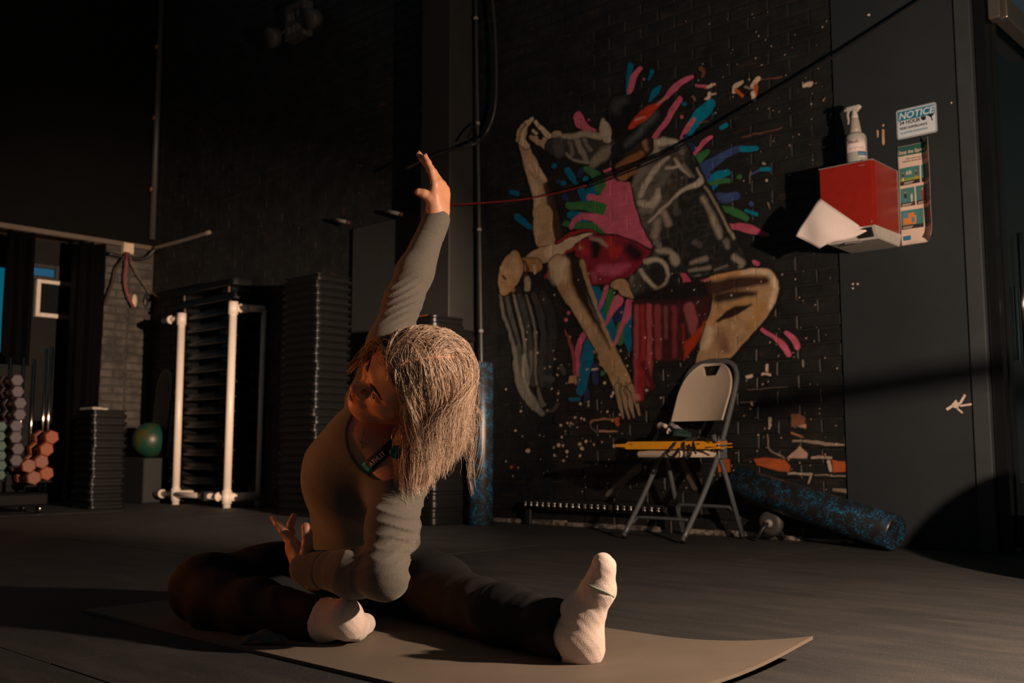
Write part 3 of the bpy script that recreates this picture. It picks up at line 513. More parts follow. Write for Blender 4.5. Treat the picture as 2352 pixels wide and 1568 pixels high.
    for pts, r, c in (([(480, 640), (560, 640), (640, 650), (720, 660), (810, 665)], [6, 9, 11, 9, 5], (.34, .26, .2)), ([(450, 842), (590, 848)], [7, 7], (.4, .33, .27)), ([(590, 850), (578, 905)], [6, 5], (.4, .33, .27)), ([(600, 742), (720, 746)], [8, 8], (.4, .32, .25)), ([(705, 770), (715, 825)], [11, 9], (.6, .45, .34)), ([(332, 505), (328, 560)], [12, 8], (.5, .38, .3)), ([(318, 600), (340, 700), (425, 745)], 5, (.26, .2, .16)), ([(610, 856), (825, 860)], [4, 4], (.28, .22, .18)), ([(740, 945), (830, 955)], [10, 12], (.26, .2, .15)), ([(185, 232), (218, 228)], [8, 9], PLA), ([(315, 160), (313, 195)], [8, 9], PLA), ([(290, 215), (335, 222)], [7, 7], PLA), ([(215, 395), (222, 415)], [8, 6], PLA), ([(470, 590), (545, 615)], [7, 5], (.45, .2, .1)), ([(540, 130), (545, 170)], [5, 5], (.3, .25, .2)), ([(190, 318), (440, 298)], [3, 3], (.16, .13, .11)), ([(150, 396), (240, 392)], [3, 3], (.2, .16, .13))): st_('G', pts, r, c, 3)
    # scattered tiny flakes
    for _ in range(230):
        st_('P', [(RNG.uniform(1180, 1930), RNG.uniform(620, 1130))], [RNG.uniform(.6, 1.9)], PLA, 1.5)
    for _ in range(60):
        st_('P', [(RNG.uniform(1560, 1915), RNG.uniform(20, 420))], [RNG.uniform(.6, 1.6)], PLA, 1.5)
    # lay the coat on the brick relief
    row = np.floor(GZ / BH).astype(int); off = np.where(row % 2 == 1, BL / 2, 0)
    uu = (-1.935 - off - GX) / BL; ci = np.floor(uu).astype(int); fx = (uu - ci); fz = GZ / BH - row
    e = np.minimum(np.minimum(fx, 1 - fx) * BL, np.minimum(fz, 1 - fz) * BH) - .001
    jy = np.vectorize(brick_y)(ci, row)
    t = np.clip(e / .004, 0, 1); t = t * t * (3 - 2 * t)
    Yp = (YW - .0112 + np.minimum(jy, 0)) * t + (YW - .0092) * (1 - t)
    nx, nz = GX.shape; idx = np.arange(nx * nz).reshape(nx, nz)
    keep = (alpha[:-1, :-1] > .04) | (alpha[1:, :-1] > .04) | (alpha[1:, 1:] > .04) | (alpha[:-1, 1:] > .04)
    q = np.stack([idx[:-1, :-1], idx[1:, :-1], idx[1:, 1:], idx[:-1, 1:]], -1)[keep]
    used = np.unique(q); rm = np.full(nx * nz, -1); rm[used] = np.arange(len(used)); q = rm[q]
    V = np.stack([GX, Yp, GZ], -1).reshape(-1, 3)[used]; Cc = col.reshape(-1, 3)[used]
    me = bpy.data.meshes.new('mural'); me.vertices.add(len(V)); me.vertices.foreach_set('co', V.astype(np.float32).ravel())
    me.loops.add(q.size); me.loops.foreach_set('vertex_index', q.astype(np.int32).ravel())
    me.polygons.add(len(q)); me.polygons.foreach_set('loop_start', np.arange(0, q.size, 4, dtype=np.int32)); me.update(calc_edges=True)
    ca = me.color_attributes.new('Col', 'FLOAT_COLOR', 'POINT'); ca.data.foreach_set('color', np.concatenate([Cc, np.ones((len(Cc), 1))], 1).astype(np.float32).ravel())
    me.shade_smooth()
    o = link('mural', me, attr_mat('mural paint', .5, .45, .35, 60))
    tag(o, 'colourful painted mural of two dancers on the black brick wall', 'mural')
build_mural()
# ================================================================== THINGS ON AND BY THE RIGHT WALL
YP = YW - .02      # face of the smooth panel
# towel dispenser
M_red = mat('red enamel', (.30, .017, .010), .38, var=.1); M_offw = mat('off white plastic', (.55, .52, .48), .45); M_grey = mat('grey plastic edge', (.30, .28, .26), .5)
dx0, dx1, dy0, dy1 = -1.895, -1.655, 3.893, YP - .001
disp = empty('towel_dispenser', ((dx0 + dx1) / 2, dy1, 1.235), label='red paper towel dispenser mounted on the charcoal wall', cat='dispenser')
def dpart(name, bm, m, par=None, smooth=False):
    me = mesh_of(bm, smooth=smooth); me.transform(Matrix.Translation((-(dx0 + dx1) / 2, -dy1, -1.235))); return link(name, me, m, par or disp)
b = box(dx0, dx1, dy0, dy1 - .012, 1.283, 1.550)
bmesh.ops.bevel(b, geom=[e for e in b.edges if abs(e.verts[0].co.z - e.verts[1].co.z) > .1], offset=.012, segments=4, affect='EDGES')
bmesh.ops.bevel(b, geom=[e for e in b.edges if all(v.co.z > 1.549 for v in e.verts)], offset=.004, segments=2, affect='EDGES')
dpart('cover', b, M_red)
dpart('back_plate', box(dx0 + .004, dx1 - .004, dy1 - .012, dy1, 1.26, 1.556, .003), M_grey)
dpart('top_rim', box(dx0 + .003, dx1 - .003, dy0 + .003, dy1 - .012, 1.550, 1.5545, .002), M_grey)
bm = bmesh.new()   # tapering white tray under the cover
lo, hi = 1.236, 1.2835
vs = [bm.verts.new(p) for p in ((dx0, dy0, hi), (dx1, dy0, hi), (dx1, dy1, hi), (dx0, dy1, hi), (dx0 + .02, dy0 + .035, lo), (dx1 - .008, dy0 + .05, lo), (dx1 - .008, dy1, lo - .004), (dx0 + .02, dy1, lo - .004))]
for f in ((3, 2, 1, 0), (4, 5, 6, 7), (0, 1, 5, 4), (1, 2, 6, 5), (2, 3, 7, 6), (3, 0, 4, 7)): bm.faces.new([vs[i] for i in f])
bmesh.ops.recalc_face_normals(bm, faces=bm.faces[:]); bmesh.ops.bevel(bm, geom=bm.edges[:], offset=.003, segments=2, affect='EDGES')
dpart('tray', bm, M_offw)
bm = bmesh.new(); vv = [bm.verts.new(p) for p in ((-1.745, dy0 + .003, 1.277), (-1.672, dy0 + .003, 1.277), (-1.676, dy0 + .031, 1.245), (-1.735, dy0 + .031, 1.245))]
bm.faces.new(vv); ex = bmesh.ops.extrude_face_region(bm, geom=bm.faces[:]); bmesh.ops.translate(bm, verts=[v for v in ex['geom'] if isinstance(v, bmesh.types.BMVert)], vec=(0, -.004, -.004)); bmesh.ops.recalc_face_normals(bm, faces=bm.faces[:])
dpart('slot_window', bm, mat('dark slot plastic', (.02, .022, .025), .3))
bm = bmesh.new()
for k in range(12): box(-1.80 + k * .006, -1.797 + k * .006, dy0 + .028, dy0 + .036, 1.226, 1.236, bm=bm)
dpart('cutter_teeth', bm, M_grey)
dpart('badge', box(-1.715, -1.69, dy0 - .0012, dy0 + .001, 1.53, 1.536), mat('dim badge print', (.30, .10, .09), .5))
dpart('keyhole', box(-1.672, -1.669, dy0 - .001, dy0 + .001, 1.292, 1.302), M_grey)
# paper towel sheet
c00, c10, c11, c01 = onY(1828, 542, 3.83), onY(1886, 458, 3.875), onY(1992, 532, 3.900), onY(1886, 572, 3.87)
N = 14; v, f = [], []
for i in range(N + 1):
    for j in range(N + 1):
        s, t = i / N, j / N; p = (c00 * (1 - s) + c10 * s) * (1 - t) + (c01 * (1 - s) + c11 * s) * t
        p = p + np.array([0, -.022 * math.sin(s * math.pi) * (1 - t * .6) - .012 * math.sin(t * 2.6) + .010 * math.sin(s * 5 + t * 4), .004 * math.sin(s * 7)]); p[1] = min(p[1], 3.8915 if t < .8 else 3.900); v.append(p)
        if i and j: a = (i - 1) * (N + 1) + j - 1; f.append((a, a + N + 1, a + N + 2, a + 1))
o = link('paper_towel', pyd(v, f, smooth=True), mat('soft white paper', (.78, .70, .68), .9, var=.04, ns=90, bs=.1)); o.modifiers.new('t', 'SOLIDIFY').thickness = .0012
tag(o, 'white paper towel sheet hanging out of the red dispenser', 'paper towel')
# spray bottle
pb = onY(1969, 372, 4.0); bx, bz = pb[0], 1.5545
bot = empty('spray_bottle', (bx, 4.0, bz), label='translucent white spray bottle standing on the red dispenser', cat='bottle')
bot.rotation_euler.y = math.radians(-1.0)
M_pl = mat('milky plastic', (.40, .42, .38), .35, var=.08)
link('body', mesh_of(lathe_bm([(.034, 0), (.041, .004), (.0425, .03), (.0425, .125), (.040, .137), (.034, .145), (.0245, .148), (.0235, .152)], 28), smooth=True), M_pl, bot)
link('neck', mesh_of(lathe_bm([(.0238, .150), (.0225, .17), (.0165, .210), (.0155, .214)], 24), smooth=True), mat('beige plastic collar', (.44, .39, .34), .4), bot)
hd = link('trigger_head', mesh_of(lathe_bm([(.0155, .212), (.0135, .228), (.0095, .245), (.0095, .262)], 18), smooth=True), M_offw, bot)
bm = bmesh.new(); box(-.034, .026, -.0095, .0095, .250, .270, .005, 2, bm)
link('spout', mesh_of(bm), M_offw, hd)
link('nozzle', mesh_of(lathe_bm([(.007, -.044), (.0075, -.034)], 12, axis='x', c=(0, 0, .259)), smooth=True), M_grey, hd)
link('trigger', mesh_of(tube_bm(spline([(-.026, 0, .252), (-.030, 0, .235), (-.027, 0, .215), (-.028, 0, .195)], 4), [.006] * 12 + [.005], 8), smooth=True), mat('beige plastic collar', (.66, .58, .50), .4), hd)
link('tail', mesh_of(tube_bm([(.008, 0, .244), (.020, 0, .258), (.030, 0, .262)], [.008, .008, .006], 8), smooth=True), M_offw, hd)
def wrap_label(a0, a1, z0, z1, r, m, name, par, n=14):
    v, f = [], []
    for k in range(n + 1):
        a = a0 + (a1 - a0) * k / n; v += [(r * math.cos(a), r * math.sin(a), z0), (r * math.cos(a), r * math.sin(a), z1)]
        if k: f.append((2 * k - 2, 2 * k, 2 * k + 1, 2 * k - 1))
    o = link(name, pyd(v, f, smooth=True), m, par); o.modifiers.new('t', 'SOLIDIFY').thickness = .0004; return o
va = math.atan2(-4.0, -bx)    # toward the camera
lab = wrap_label(va - 1.15, va + 1.05, .062, .122, .0431, mat('white paper label', (.76, .66, .64), .8, var=.03), 'label_paper', bot)
wrap_label(va + .12, va + 1.1, .044, .061, .0432, mat('blue label print', (.08, .22, .38), .7), 'blue_band', bot, 8)
wrap_label(va + .12, va + 1.1, .038, .0435, .0432, mat('white paper label', (.8, .7, .68)), 'white_band', bot, 8)
def on_cyl(me, a_c, z0, r):
    for q in me.vertices:
        a = a_c + q.co.x / r; z = z0 + q.co.y; k = r + q.co.z; q.co = (k * math.cos(a), k * math.sin(a), z)
    return me
M_ink = mat('faded brown ink', (.20, .13, .11), .8)
link('handwriting', on_cyl(text_mesh('Mask', .021, .0002, .0003), va - .75, .098, .0437), M_ink, lab)
zz = [(x * .0042, .078 + .006 * ((k * 37 % 11) / 11 - .5) + (.004 if k % 2 else -.004)) for k, x in enumerate(range(-7, 8))]
bm = bmesh.new()
for p, q in zip(zz, zz[1:]):
    pts = [(.0438 * math.cos(va + t[0] / .0431), .0438 * math.sin(va + t[0] / .0431), t[1]) for t in (p, q)]
    tube_bm(pts, .00045, 5, bm)
link('handwriting', mesh_of(bm), M_ink, lab)

# notice sign
M_sw = mat('white sign face', (.66, .74, .82), .45, var=.04); M_teal = mat('sign teal print', (.01, .22, .36), .45); M_k = mat('black print', (.015, .015, .017), .6)
sg = empty('notice_sign', (-1.573, YP, 1.749), label='small teal and white surveillance notice sign on the charcoal wall', cat='sign')
sw, sh = .166, .127
def rrect(w, h, r, y0, y1, n=5):
    pts = []
    for cx, cz, a0 in ((w / 2 - r, h / 2 - r, 0), (-w / 2 + r, h / 2 - r, 90), (-w / 2 + r, -h / 2 + r, 180), (w / 2 - r, -h / 2 + r, 270)):
        for k in range(n + 1): a = math.radians(a0 + 90 * k / n); pts.append((cx + r * math.cos(a), cz + r * math.sin(a)))
    m = len(pts); v = [(x, y0, z) for x, z in pts] + [(x, y1, z) for x, z in pts]
    f = [tuple(range(m)), tuple(range(2 * m - 1, m - 1, -1))] + [(k, m + k, m + (k + 1) % m, (k + 1) % m) for k in range(m)]
    me = pyd(v, f); b = bmesh.new(); b.from_mesh(me); bmesh.ops.recalc_face_normals(b, faces=b.faces[:]); b.to_mesh(me); b.free(); return me
link('plate', rrect(sw, sh, .010, -.0030, 0), mat('silver sign rim', (.55, .54, .54), .4), sg)
link('face', rrect(sw - .006, sh - .006, .008, -.0034, -.001), M_teal, sg)
link('face', rrect(sw - .010, sh - .010, .007, -.0038, -.001), M_sw, sg)
hb = link('header_band', rrect(sw - .014, .040, .003, -.0042, -.001), M_teal, sg); hb.location.z = sh / 2 - .029
def sign_text(txt, size, x, z, m, bold=0., sx=1., par=None, align='LEFT', y=-.0044, shear=0.):
    me = text_mesh(txt, size, .0002, bold, align)
    for q in me.vertices: q.co = (x + (q.co.x + q.co.y * shear) * sx, y - q.co.z, z + q.co.y)
    me.update(); return link('lettering', me, m, par or sg)
sign_text('NOTICE', .039, 0, sh / 2 - .0425, M_sw, .0010, 1.02, align='CENTER', shear=.18)
sign_text('24 HOUR', .0215, -.071, .001 - .004, M_k, .0006, .98)
sign_text('VIDEO SURVEILLANCE', .0145, -.071, -.024, M_k, .0004, .80)
sign_text('ALL ACTIVITIES ARE MONITORED', .0095, -.068, -.042, M_teal, .0002, .80)
cm = bmesh.new()
tube_bm([(.020, -.0042, .008), (.040, -.0042, .007)], .006, 8, cm); tube_bm([(.024, -.0042, .001), (.038, -.0042, .0)], .0035, 6, cm)
for p in ([(.044, -.0042, .014), (.074, -.0042, .018), (.070, -.0042, .009), (.062, -.0042, .002)], ): 
    q = [cm.verts.new(t) for t in p]; cm.faces.new(q)
tube_bm([(.060, -.0042, .008), (.066, -.0042, -.012)], .0025, 6, cm)
for v_ in cm.verts: v_.co.y = -.0044 + (v_.co.y + .0042) * .06
link('camera_symbol', mesh_of(cm), M_k, sg)

# poster with a curling right edge
PX0, PX1, PZ0, PZ1 = -1.6565, -1.497, 1.235, 1.655
def poster_pt(u, v, lift=0.0):
    c = max(0.0, (u - .66) / .34); d = max(0.0, (.10 - v) / .10)
    x = PX0 + (PX1 - PX0) * u - .010 * c ** 2; y = YP - .003 - .060 * c ** 1.25 - .004 * math.sin(u * 3 + v * 5) ** 2 - .02 * c * d
    return np.array([x, y - lift, PZ0 + (PZ1 - PZ0) * v + .012 * d * c])
pos_o = empty('health_poster', poster_pt(0, 0), label='curling health advice poster with picture panels behind the dispenser', cat='poster')
P0 = poster_pt(0, 0)
def prect(u0, u1, v0, v1, m, lift, name='print_block', nu=None, par=None):
    nu = nu or max(2, int((u1 - u0) * 22) + 1); nv = max(2, int((v1 - v0) * 14) + 1); v, f = [], []
    for i in range(nu + 1):
        for j in range(nv + 1):
            v.append(poster_pt(u0 + (u1 - u0) * i / nu, v0 + (v1 - v0) * j / nv, lift) - P0)
            if i and j: a = (i - 1) * (nv + 1) + j - 1; f.append((a, a + nv + 1, a + nv + 2, a + 1))
    return link(name, pyd(v, f, smooth=True), m, par or pos_o)
M_pap = mat('warm white poster paper', (.72, .58, .50), .7, var=.05); M_pg = mat('poster green print', (.02, .13, .10), .6); M_pt = mat('poster teal print', (.05, .24, .24), .6); M_pk = mat('poster dark caption', (.03, .03, .03), .6)
M_pn = mat('poster brown print', (.16, .05, .03), .6); M_po = mat('poster orange print', (.70, .26, .05), .6); M_pl2 = mat('poster lime print', (.26, .36, .08), .6); M_pr = mat('poster red print', (.40, .05, .05), .6); M_pb = mat('poster blue print', (.10, .25, .36), .6); M_ps = mat('poster skin print', (.55, .28, .18), .6)
sheet = prect(0, 1, 0, 1, M_pap, 0, 'sheet', 30); sheet.modifiers.new('t', 'SOLIDIFY').thickness = .0008
prect(.02, .99, .895, .995, M_pg, .0006)
for (u0, u1, v0, v1) in ((.03, .56, .60, .775), (.60, .985, .60, .775), (.03, .40, .385, .57), (.44, .78, .385, .57), (.82, .985, .385, .57), (.03, .60, .155, .345), (.64, .985, .155, .345)):
    prect(u0, u1, v0 + .04, v1, M_pt, .0006); prect(u0, u1, v0, v0 + .04, M_pk, .0006)
prect(.03, .56, .64, .668, M_pl2, .0009)
def figure(u, v, s, shirt, legs):
    prect(u - .026 * s, u + .026 * s, v + .035 * s, v + .072 * s, shirt, .0010, nu=2); prect(u - .02 * s, u + .02 * s, v, v + .035 * s, legs, .0010, nu=2); prect(u - .014 * s, u + .014 * s, v + .074 * s, v + .094 * s, M_ps, .0010, nu=2); prect(u - .016 * s, u + .016 * s, v + .09 * s, v + .10 * s, M_pn, .0012, nu=2)
figure(.12, .645, 1, M_pn, M_pap); figure(.47, .645, 1, M_pn, M_po); figure(.82, .645, 1.1, M_pr, M_pr)
figure(.16, .425, 1.25, M_pk, M_pb); figure(.32, .425, 1.0, M_pap, M_pap); figure(.61, .425, 1.35, M_pr, M_pr); figure(.91, .43, 1.1, M_pr, M_ps)
prect(.08, .42, .20, .285, M_po, .0009); prect(.13, .37, .285, .315, M_po, .0009); prect(.30, .38, .215, .27, M_pb, .0012); prect(.06, .22, .265, .325, M_pb, .0012); prect(.70, .92, .22, .30, M_pr, .0009)
prect(.05, .26, .045, .09, mat('poster badge blue', (.02, .20, .38), .6), .0007)
def poster_text(txt, size, u, v, m, bold=0, sx=1.0):
    me = text_mesh(txt, size, .0001, bold); Wd, Hd = PX1 - PX0, PZ1 - PZ0
    for q in me.vertices: q.co = poster_pt(u + q.co.x * sx / Wd, v + q.co.y / Hd, .0012 + q.co.z) - P0
    me.update(); link('lettering', me, m, pos_o)
poster_text('Stop the Spread of', .0215, .04, .915, M_pap, .0004, .82)
poster_text('Help prevent the spread of', .0085, .22, .855, M_pk, .0001); poster_text('respiratory diseases like COVID-19', .0085, .12, .83, M_pk, .0001, .95)
poster_text('6ft', .024, .20, .70, M_pap, .0004)
for k, (u, v) in enumerate(((.14, .622), (.68, .622), (.07, .405), (.48, .405), (.07, .175), (.68, .175))):
    prect(u, u + .26, v, v + .006, M_pap, .0008, nu=3); prect(u - .01, u + .22, v - .012, v - .007, M_pap, .0008, nu=3)

# ------------------------------------------------------------------ folding chair
M_tan = mat('tan chair plastic', (.66, .54, .42), .5, var=.06); M_tube = mat('grey steel tube', (.13, .145, .155), .4, metal=.2, ns=15); M_blk = mat('black plastic', (.018, .018, .019), .45)
ch = empty('folding_chair', (-2.612, 3.690, 0), math.radians(-6), label='tan plastic folding chair with grey tube legs by the mural', cat='chair')
hw = .168
side = lambda s: [(s * hw, 0, .012), (s * hw, .145, .20), (s * (hw - .002), .255, .37), (s * (hw - .006), .338, .53), (s * (hw - .010), .402, .67)]
L_, R_ = side(-1), side(1)
arc = [(-(hw - .022), .432, .742), (-(hw - .06), .447, .790), (-.04, .452, .808), (.04, .452, .808), (hw - .06, .447, .790), (hw - .022, .432, .742)]
link('back_frame', mesh_of(tube_bm(spline(L_ + arc + R_[::-1], 5), .0115, 10), smooth=True), M_tube, ch)
for s in (-1, 1):
    o = link('leg', mesh_of(tube_bm([(s * (hw + .004) + .012, .393, .012), (s * (hw - .008) + .006, .315, .26), (s * (hw - .016), .268, .40), (s * (hw - .017), .245, .46)], .0112, 10), smooth=True), M_tube, ch)
    link('foot_cap', mesh_of(tube_bm([(s * hw, .003, .006), (s * hw, .014, .026)], .0135, 10), smooth=True), M_blk, ch); link('foot_cap', mesh_of(tube_bm([(s * (hw + .004) + .012, .394, .004), (s * (hw + .003) + .012, .388, .026)], .0135, 10), smooth=True), M_blk, ch)
    link('hinge', mesh_of(box(s * (hw + .012) - .003, s * (hw + .012) + .003, .24, .30, .355, .44, .002)), M_tube, ch)
yb = .09
link('cross_bar', mesh_of(tube_bm(spline([(-hw, .055, .065), (-hw + .02, .066, .088), (-hw + .06, .068, .094), (hw - .06, .068, .094), (hw - .02, .066, .088), (hw, .055, .065)], 5), .008, 8), smooth=True), M_tube, ch)
link('cross_bar', mesh_of(tube_bm(spline([(-hw + .012, .366, .105), (-hw + .028, .356, .135), (-hw + .06, .354, .14), (hw - .05, .354, .14), (hw - .016, .356, .135), (hw + .004, .366, .105)], 5), .008, 8), smooth=True), M_tube, ch)
b = box(-.160, .160, .035, .345, .362, .390)
bmesh.ops.bevel(b, geom=[e for e in b.edges if abs(e.verts[0].co.z - e.verts[1].co.z) > .01], offset=.045, segments=5, affect='EDGES')
bmesh.ops.bevel(b, geom=[e for e in b.edges if len(e.link_faces) == 2 and e.calc_face_angle() > 1.2], offset=.006, segments=2, affect='EDGES')
link('seat', mesh_of(b), M_tan, ch)
# curved back panel with a hand hole
nu, nv = 80, 64; v, f = [], []; th = .013
def back_half(t):  # half width by height fraction
    return .145 + .010 * t if t < .45 else (.1495 - .02 * (t - .45)) * math.sqrt(max(0, 1 - ((t - .45) / .58) ** 2.6))
def back_pt(u, t, k):
    w = back_half(t); x = u * w; z = .527 + .272 * t; y = .330 + .122 * t + .034 * (1 - (u) ** 2) * (1 - t * .6) - k * th
    return (x, y - .006, z)
hole = lambda u, t: .78 < t < .955 and abs(u * back_half(t)) < .032 + .13 * (t - .78)
grid = {}
for k in (0, 1):
    for i in range(nu + 1):
        for j in range(nv + 1): grid[(i, j, k)] = len(v); v.append(back_pt(-1 + 2 * i / nu, j / nv, k))
solid = lambda i, j: 0 <= i < nu and 0 <= j < nv and not hole(-1 + 2 * (i + .5) / nu, (j + .5) / nv)
for i in range(nu):
    for j in range(nv):
        if not solid(i, j): continue
        f.append((grid[i, j, 1], grid[i + 1, j, 1], grid[i + 1, j + 1, 1], grid[i, j + 1, 1])); f.append((grid[i, j, 0], grid[i, j + 1, 0], grid[i + 1, j + 1, 0], grid[i + 1, j, 0]))
        for di, dj, a, c in ((-1, 0, (i, j), (i, j + 1)), (1, 0, (i + 1, j + 1), (i + 1, j)), (0, -1, (i + 1, j), (i, j)), (0, 1, (i, j + 1), (i + 1, j + 1))):
            if not solid(i + di, j + dj): f.append((grid[(*a, 1)], grid[(*c, 1)], grid[(*c, 0)], grid[(*a, 0)]))
link('backrest', pyd(v, f), M_tan, ch)

# agility ladder folded on the seat
M_yel = mat('yellow ladder plastic', (.80, .34, .012), .45, var=.08)
def chair_pt(x, y, z): p = ch.matrix_basis @ Vector((x, y, z)); return np.array(p)
lad = empty('agility_ladder', chair_pt(.03, .09, .396), math.radians(4), label='yellow agility ladder with black straps folded on the chair seat', cat='agility ladder')
def slat(L, w, t):
    pts = [(-L / 2 - .05, -.006), (-L / 2, -.008), (-L / 2 + .012, -w / 2), (L / 2 - .012, -w / 2), (L / 2, -.008), (L / 2 + .05, -.006), (L / 2 + .05, .006), (L / 2, .008), (L / 2 - .012, w / 2), (-L / 2 + .012, w / 2), (-L / 2, .008), (-L / 2 - .05, .006)]
    n = len(pts); vv = [(x, y, 0) for x, y in pts] + [(x, y, t) for x, y in pts]
    return pyd(vv, [tuple(range(n))[::-1], tuple(range(n, 2 * n))] + [(k, (k + 1) % n, n + (k + 1) % n, n + k) for k in range(n)])
sm = slat(.40, .036, .004); sm.materials.append(M_yel)
for k, (dx, dy, dz, rx, rz) in enumerate(((.0, -.045, .016, 68, 1), (.02, .0, .002, 4, -3), (-.02, .05, .003, 3, 4), (.01, .09, .008, 6, -2), (.03, .02, .022, 5, 5), (.0, .07, .030, 8, -4))):
    o = link('slat', sm, None, lad, (dx, dy, dz)); o.rotation_euler = (math.radians(rx), 0, math.radians(rz))
for k in range(2): link('slot', mesh_of(box(-.006, .006, -.0012, .0012, -.0018, .0018)), M_blk, lad, ((-.17, .17)[k], -.0496, .0235 - .0005))
for k, pts in enumerate(([(.06, -.05, .03), (.05, -.075, .0), (.03, -.078, -.02), (.055, -.076, -.034), (.085, -.078, -.012), (.10, -.07, .01)], [(.10, -.05, .03), (.115, -.076, -.005), (.12, -.078, -.035), (.135, -.078, -.035), (.15, -.076, -.01), (.13, -.06, .02)], [(.14, -.04, .03), (.165, -.07, .0), (.17, -.076, -.02)], [(.05, .0, .03), (.10, .03, .05), (.17, .05, .04), (.21, .03, .03)], [(.1, -.03, .035), (.16, .0, .05), (.2, -.02, .03)])):
    link('strap', mesh_of(tube_bm(spline(pts, 5), .0048, 6), smooth=True), M_blk, lad)
# sneaker lying on the ladder
M_dg = mat('dark green suede', (.008, .035, .032), .8); M_ws = mat('white leather', (.80, .68, .62), .5)
sn = empty('sneaker', chair_pt(-.02, .175, .449), math.radians(150), label='dark green and white sneaker lying on the folding chair', cat='shoe')
prof = [(-.105, .030, .012), (-.095, .040, .022), (-.06, .040, .032), (-.02, .037, .042), (.02, .035, .056), (.055, .034, .068), (.085, .033, .070), (.105, .028, .058), (.112, .016, .03)]
v, f = [], []; n = 14
for x, w, h in prof:
    for k in range(n):
        a = 2 * math.pi * k / n; v.append((x, w * math.cos(a) * (1 if math.sin(a) < 0 else .86), h * .5 + h * .5 * math.sin(a) * (1 if math.sin(a) > 0 else 1)))
for i in range(len(prof) - 1):
    for k in range(n): a, c = i * n + k, i * n + (k + 1) % n; f.append((a, a + n, c + n, c))
f += [tuple(range(n)), tuple(range((len(prof) - 1) * n, len(prof) * n))[::-1]]
link('upper', pyd(v, f, smooth=True), M_dg, sn)
so = [(x, w + .004, 0) for x, w, h in prof] ; pts = [(x, w, 0) for x, w, _ in so] + [(x, -w, 0) for x, w, _ in so[::-1]]; m_ = len(pts)
link('sole', pyd([(x, y, -.012) for x, y, _ in pts] + [(x, y, .008) for x, y, _ in pts], [tuple(range(m_))[::-1], tuple(range(m_, 2 * m_))] + [(k, (k + 1) % m_, m_ + (k + 1) % m_, m_ + k) for k in range(m_)]), M_dg, sn)
for s in (-1, 1):
    link('heel_collar', mesh_of(tube_bm(spline([(.02, s * .028, .052), (.05, s * .031, .062), (.085, s * .030, .066), (.105, s * .018, .060)], 4), [.010] * 6 + [.014] * 6 + [.012], 8), smooth=True), M_ws, sn)
    link('chevron_mark', mesh_of(tube_bm([(-.035, s * .037, .030), (-.012, s * .037, .018), (-.03, s * .039, .008)], .005, 6), smooth=True), M_ws, sn)
    link('star_mark', mesh_of(lathe_bm([(.005, -.001), (.005, .001)], 5, axis='y', c=(-.045, s * .037, .019))), M_ws, sn)
for k in range(4): link('lace', mesh_of(tube_bm([(-.03 - k * .013, -.018, .042 - k * .006), (-.026 - k * .013, 0, .048 - k * .006), (-.03 - k * .013, .018, .042 - k * .006)], .0028, 6), smooth=True), mat('purple grey lace', (.35, .28, .38), .8), sn)
sn.rotation_euler = (math.radians(6), math.radians(8), math.radians(150))

# ------------------------------------------------------------------ foam rollers
def foam_mat():
    m, nt, b = new_mat('black foam with blue flecks')
    v = nt.nodes.new('ShaderNodeTexVoronoi'); v.inputs['Scale'].default_value = 210; v.feature = 'F1'
    p = pos_node(nt, obj=True); nt.links.new(p, v.inputs['Vector'])
    sep = nt.nodes.new('ShaderNodeSeparateColor'); nt.links.new(v.outputs['Color'], sep.inputs[0])
    cl_ = ramp(nt, noise(nt, p, 22, 2), .42, .62)
    mu = nt.nodes.new('ShaderNodeMath'); mu.operation = 'MULTIPLY'; nt.links.new(ramp(nt, sep.outputs[0], .60, .64), mu.inputs[0]); nt.links.new(cl_, mu.inputs[1])
    nt.links.new(mix(nt, mu.outputs[0], (.014, .016, .019), (.015, .13, .26)), b.inputs['Base Color']); b.inputs['Roughness'].default_value = .36
    bump(nt, b, noise(nt, p, 180, 2), .3, .001); return m
M_foam = foam_mat()
def roller(a, b_, r, label):
    a, b_ = Vector(a), Vector(b_); L = (b_ - a).length
    o = link('foam_roller', mesh_of(lathe_bm([(r * .93, 0), (r, .006), (r, L - .006), (r * .93, L)], 40), smooth=True), M_foam)
    o.data.set_sharp_from_angle(angle=math.radians(50))
    o.location = a; o.rotation_euler = (b_ - a).to_track_quat('Z', 'Y').to_euler(); return tag(o, label, 'foam roller', 'blue flecked foam rollers')
roller((-3.872, 3.905, 0), (-3.872, 3.905, .865), .066, 'upright black foam roller with blue flecks standing against the column')
ra, rb = onY(1694, 1108, 4.084), onY(2085, 1222, 3.96)
rdir = Vector(rb - ra).normalized(); ra_ = Vector(ra); rb_ = ra_ + rdir * .79
rb_.z = .0695
roller(ra_, rb_, .072, 'black foam roller with blue flecks leaning askew behind the folding chair')
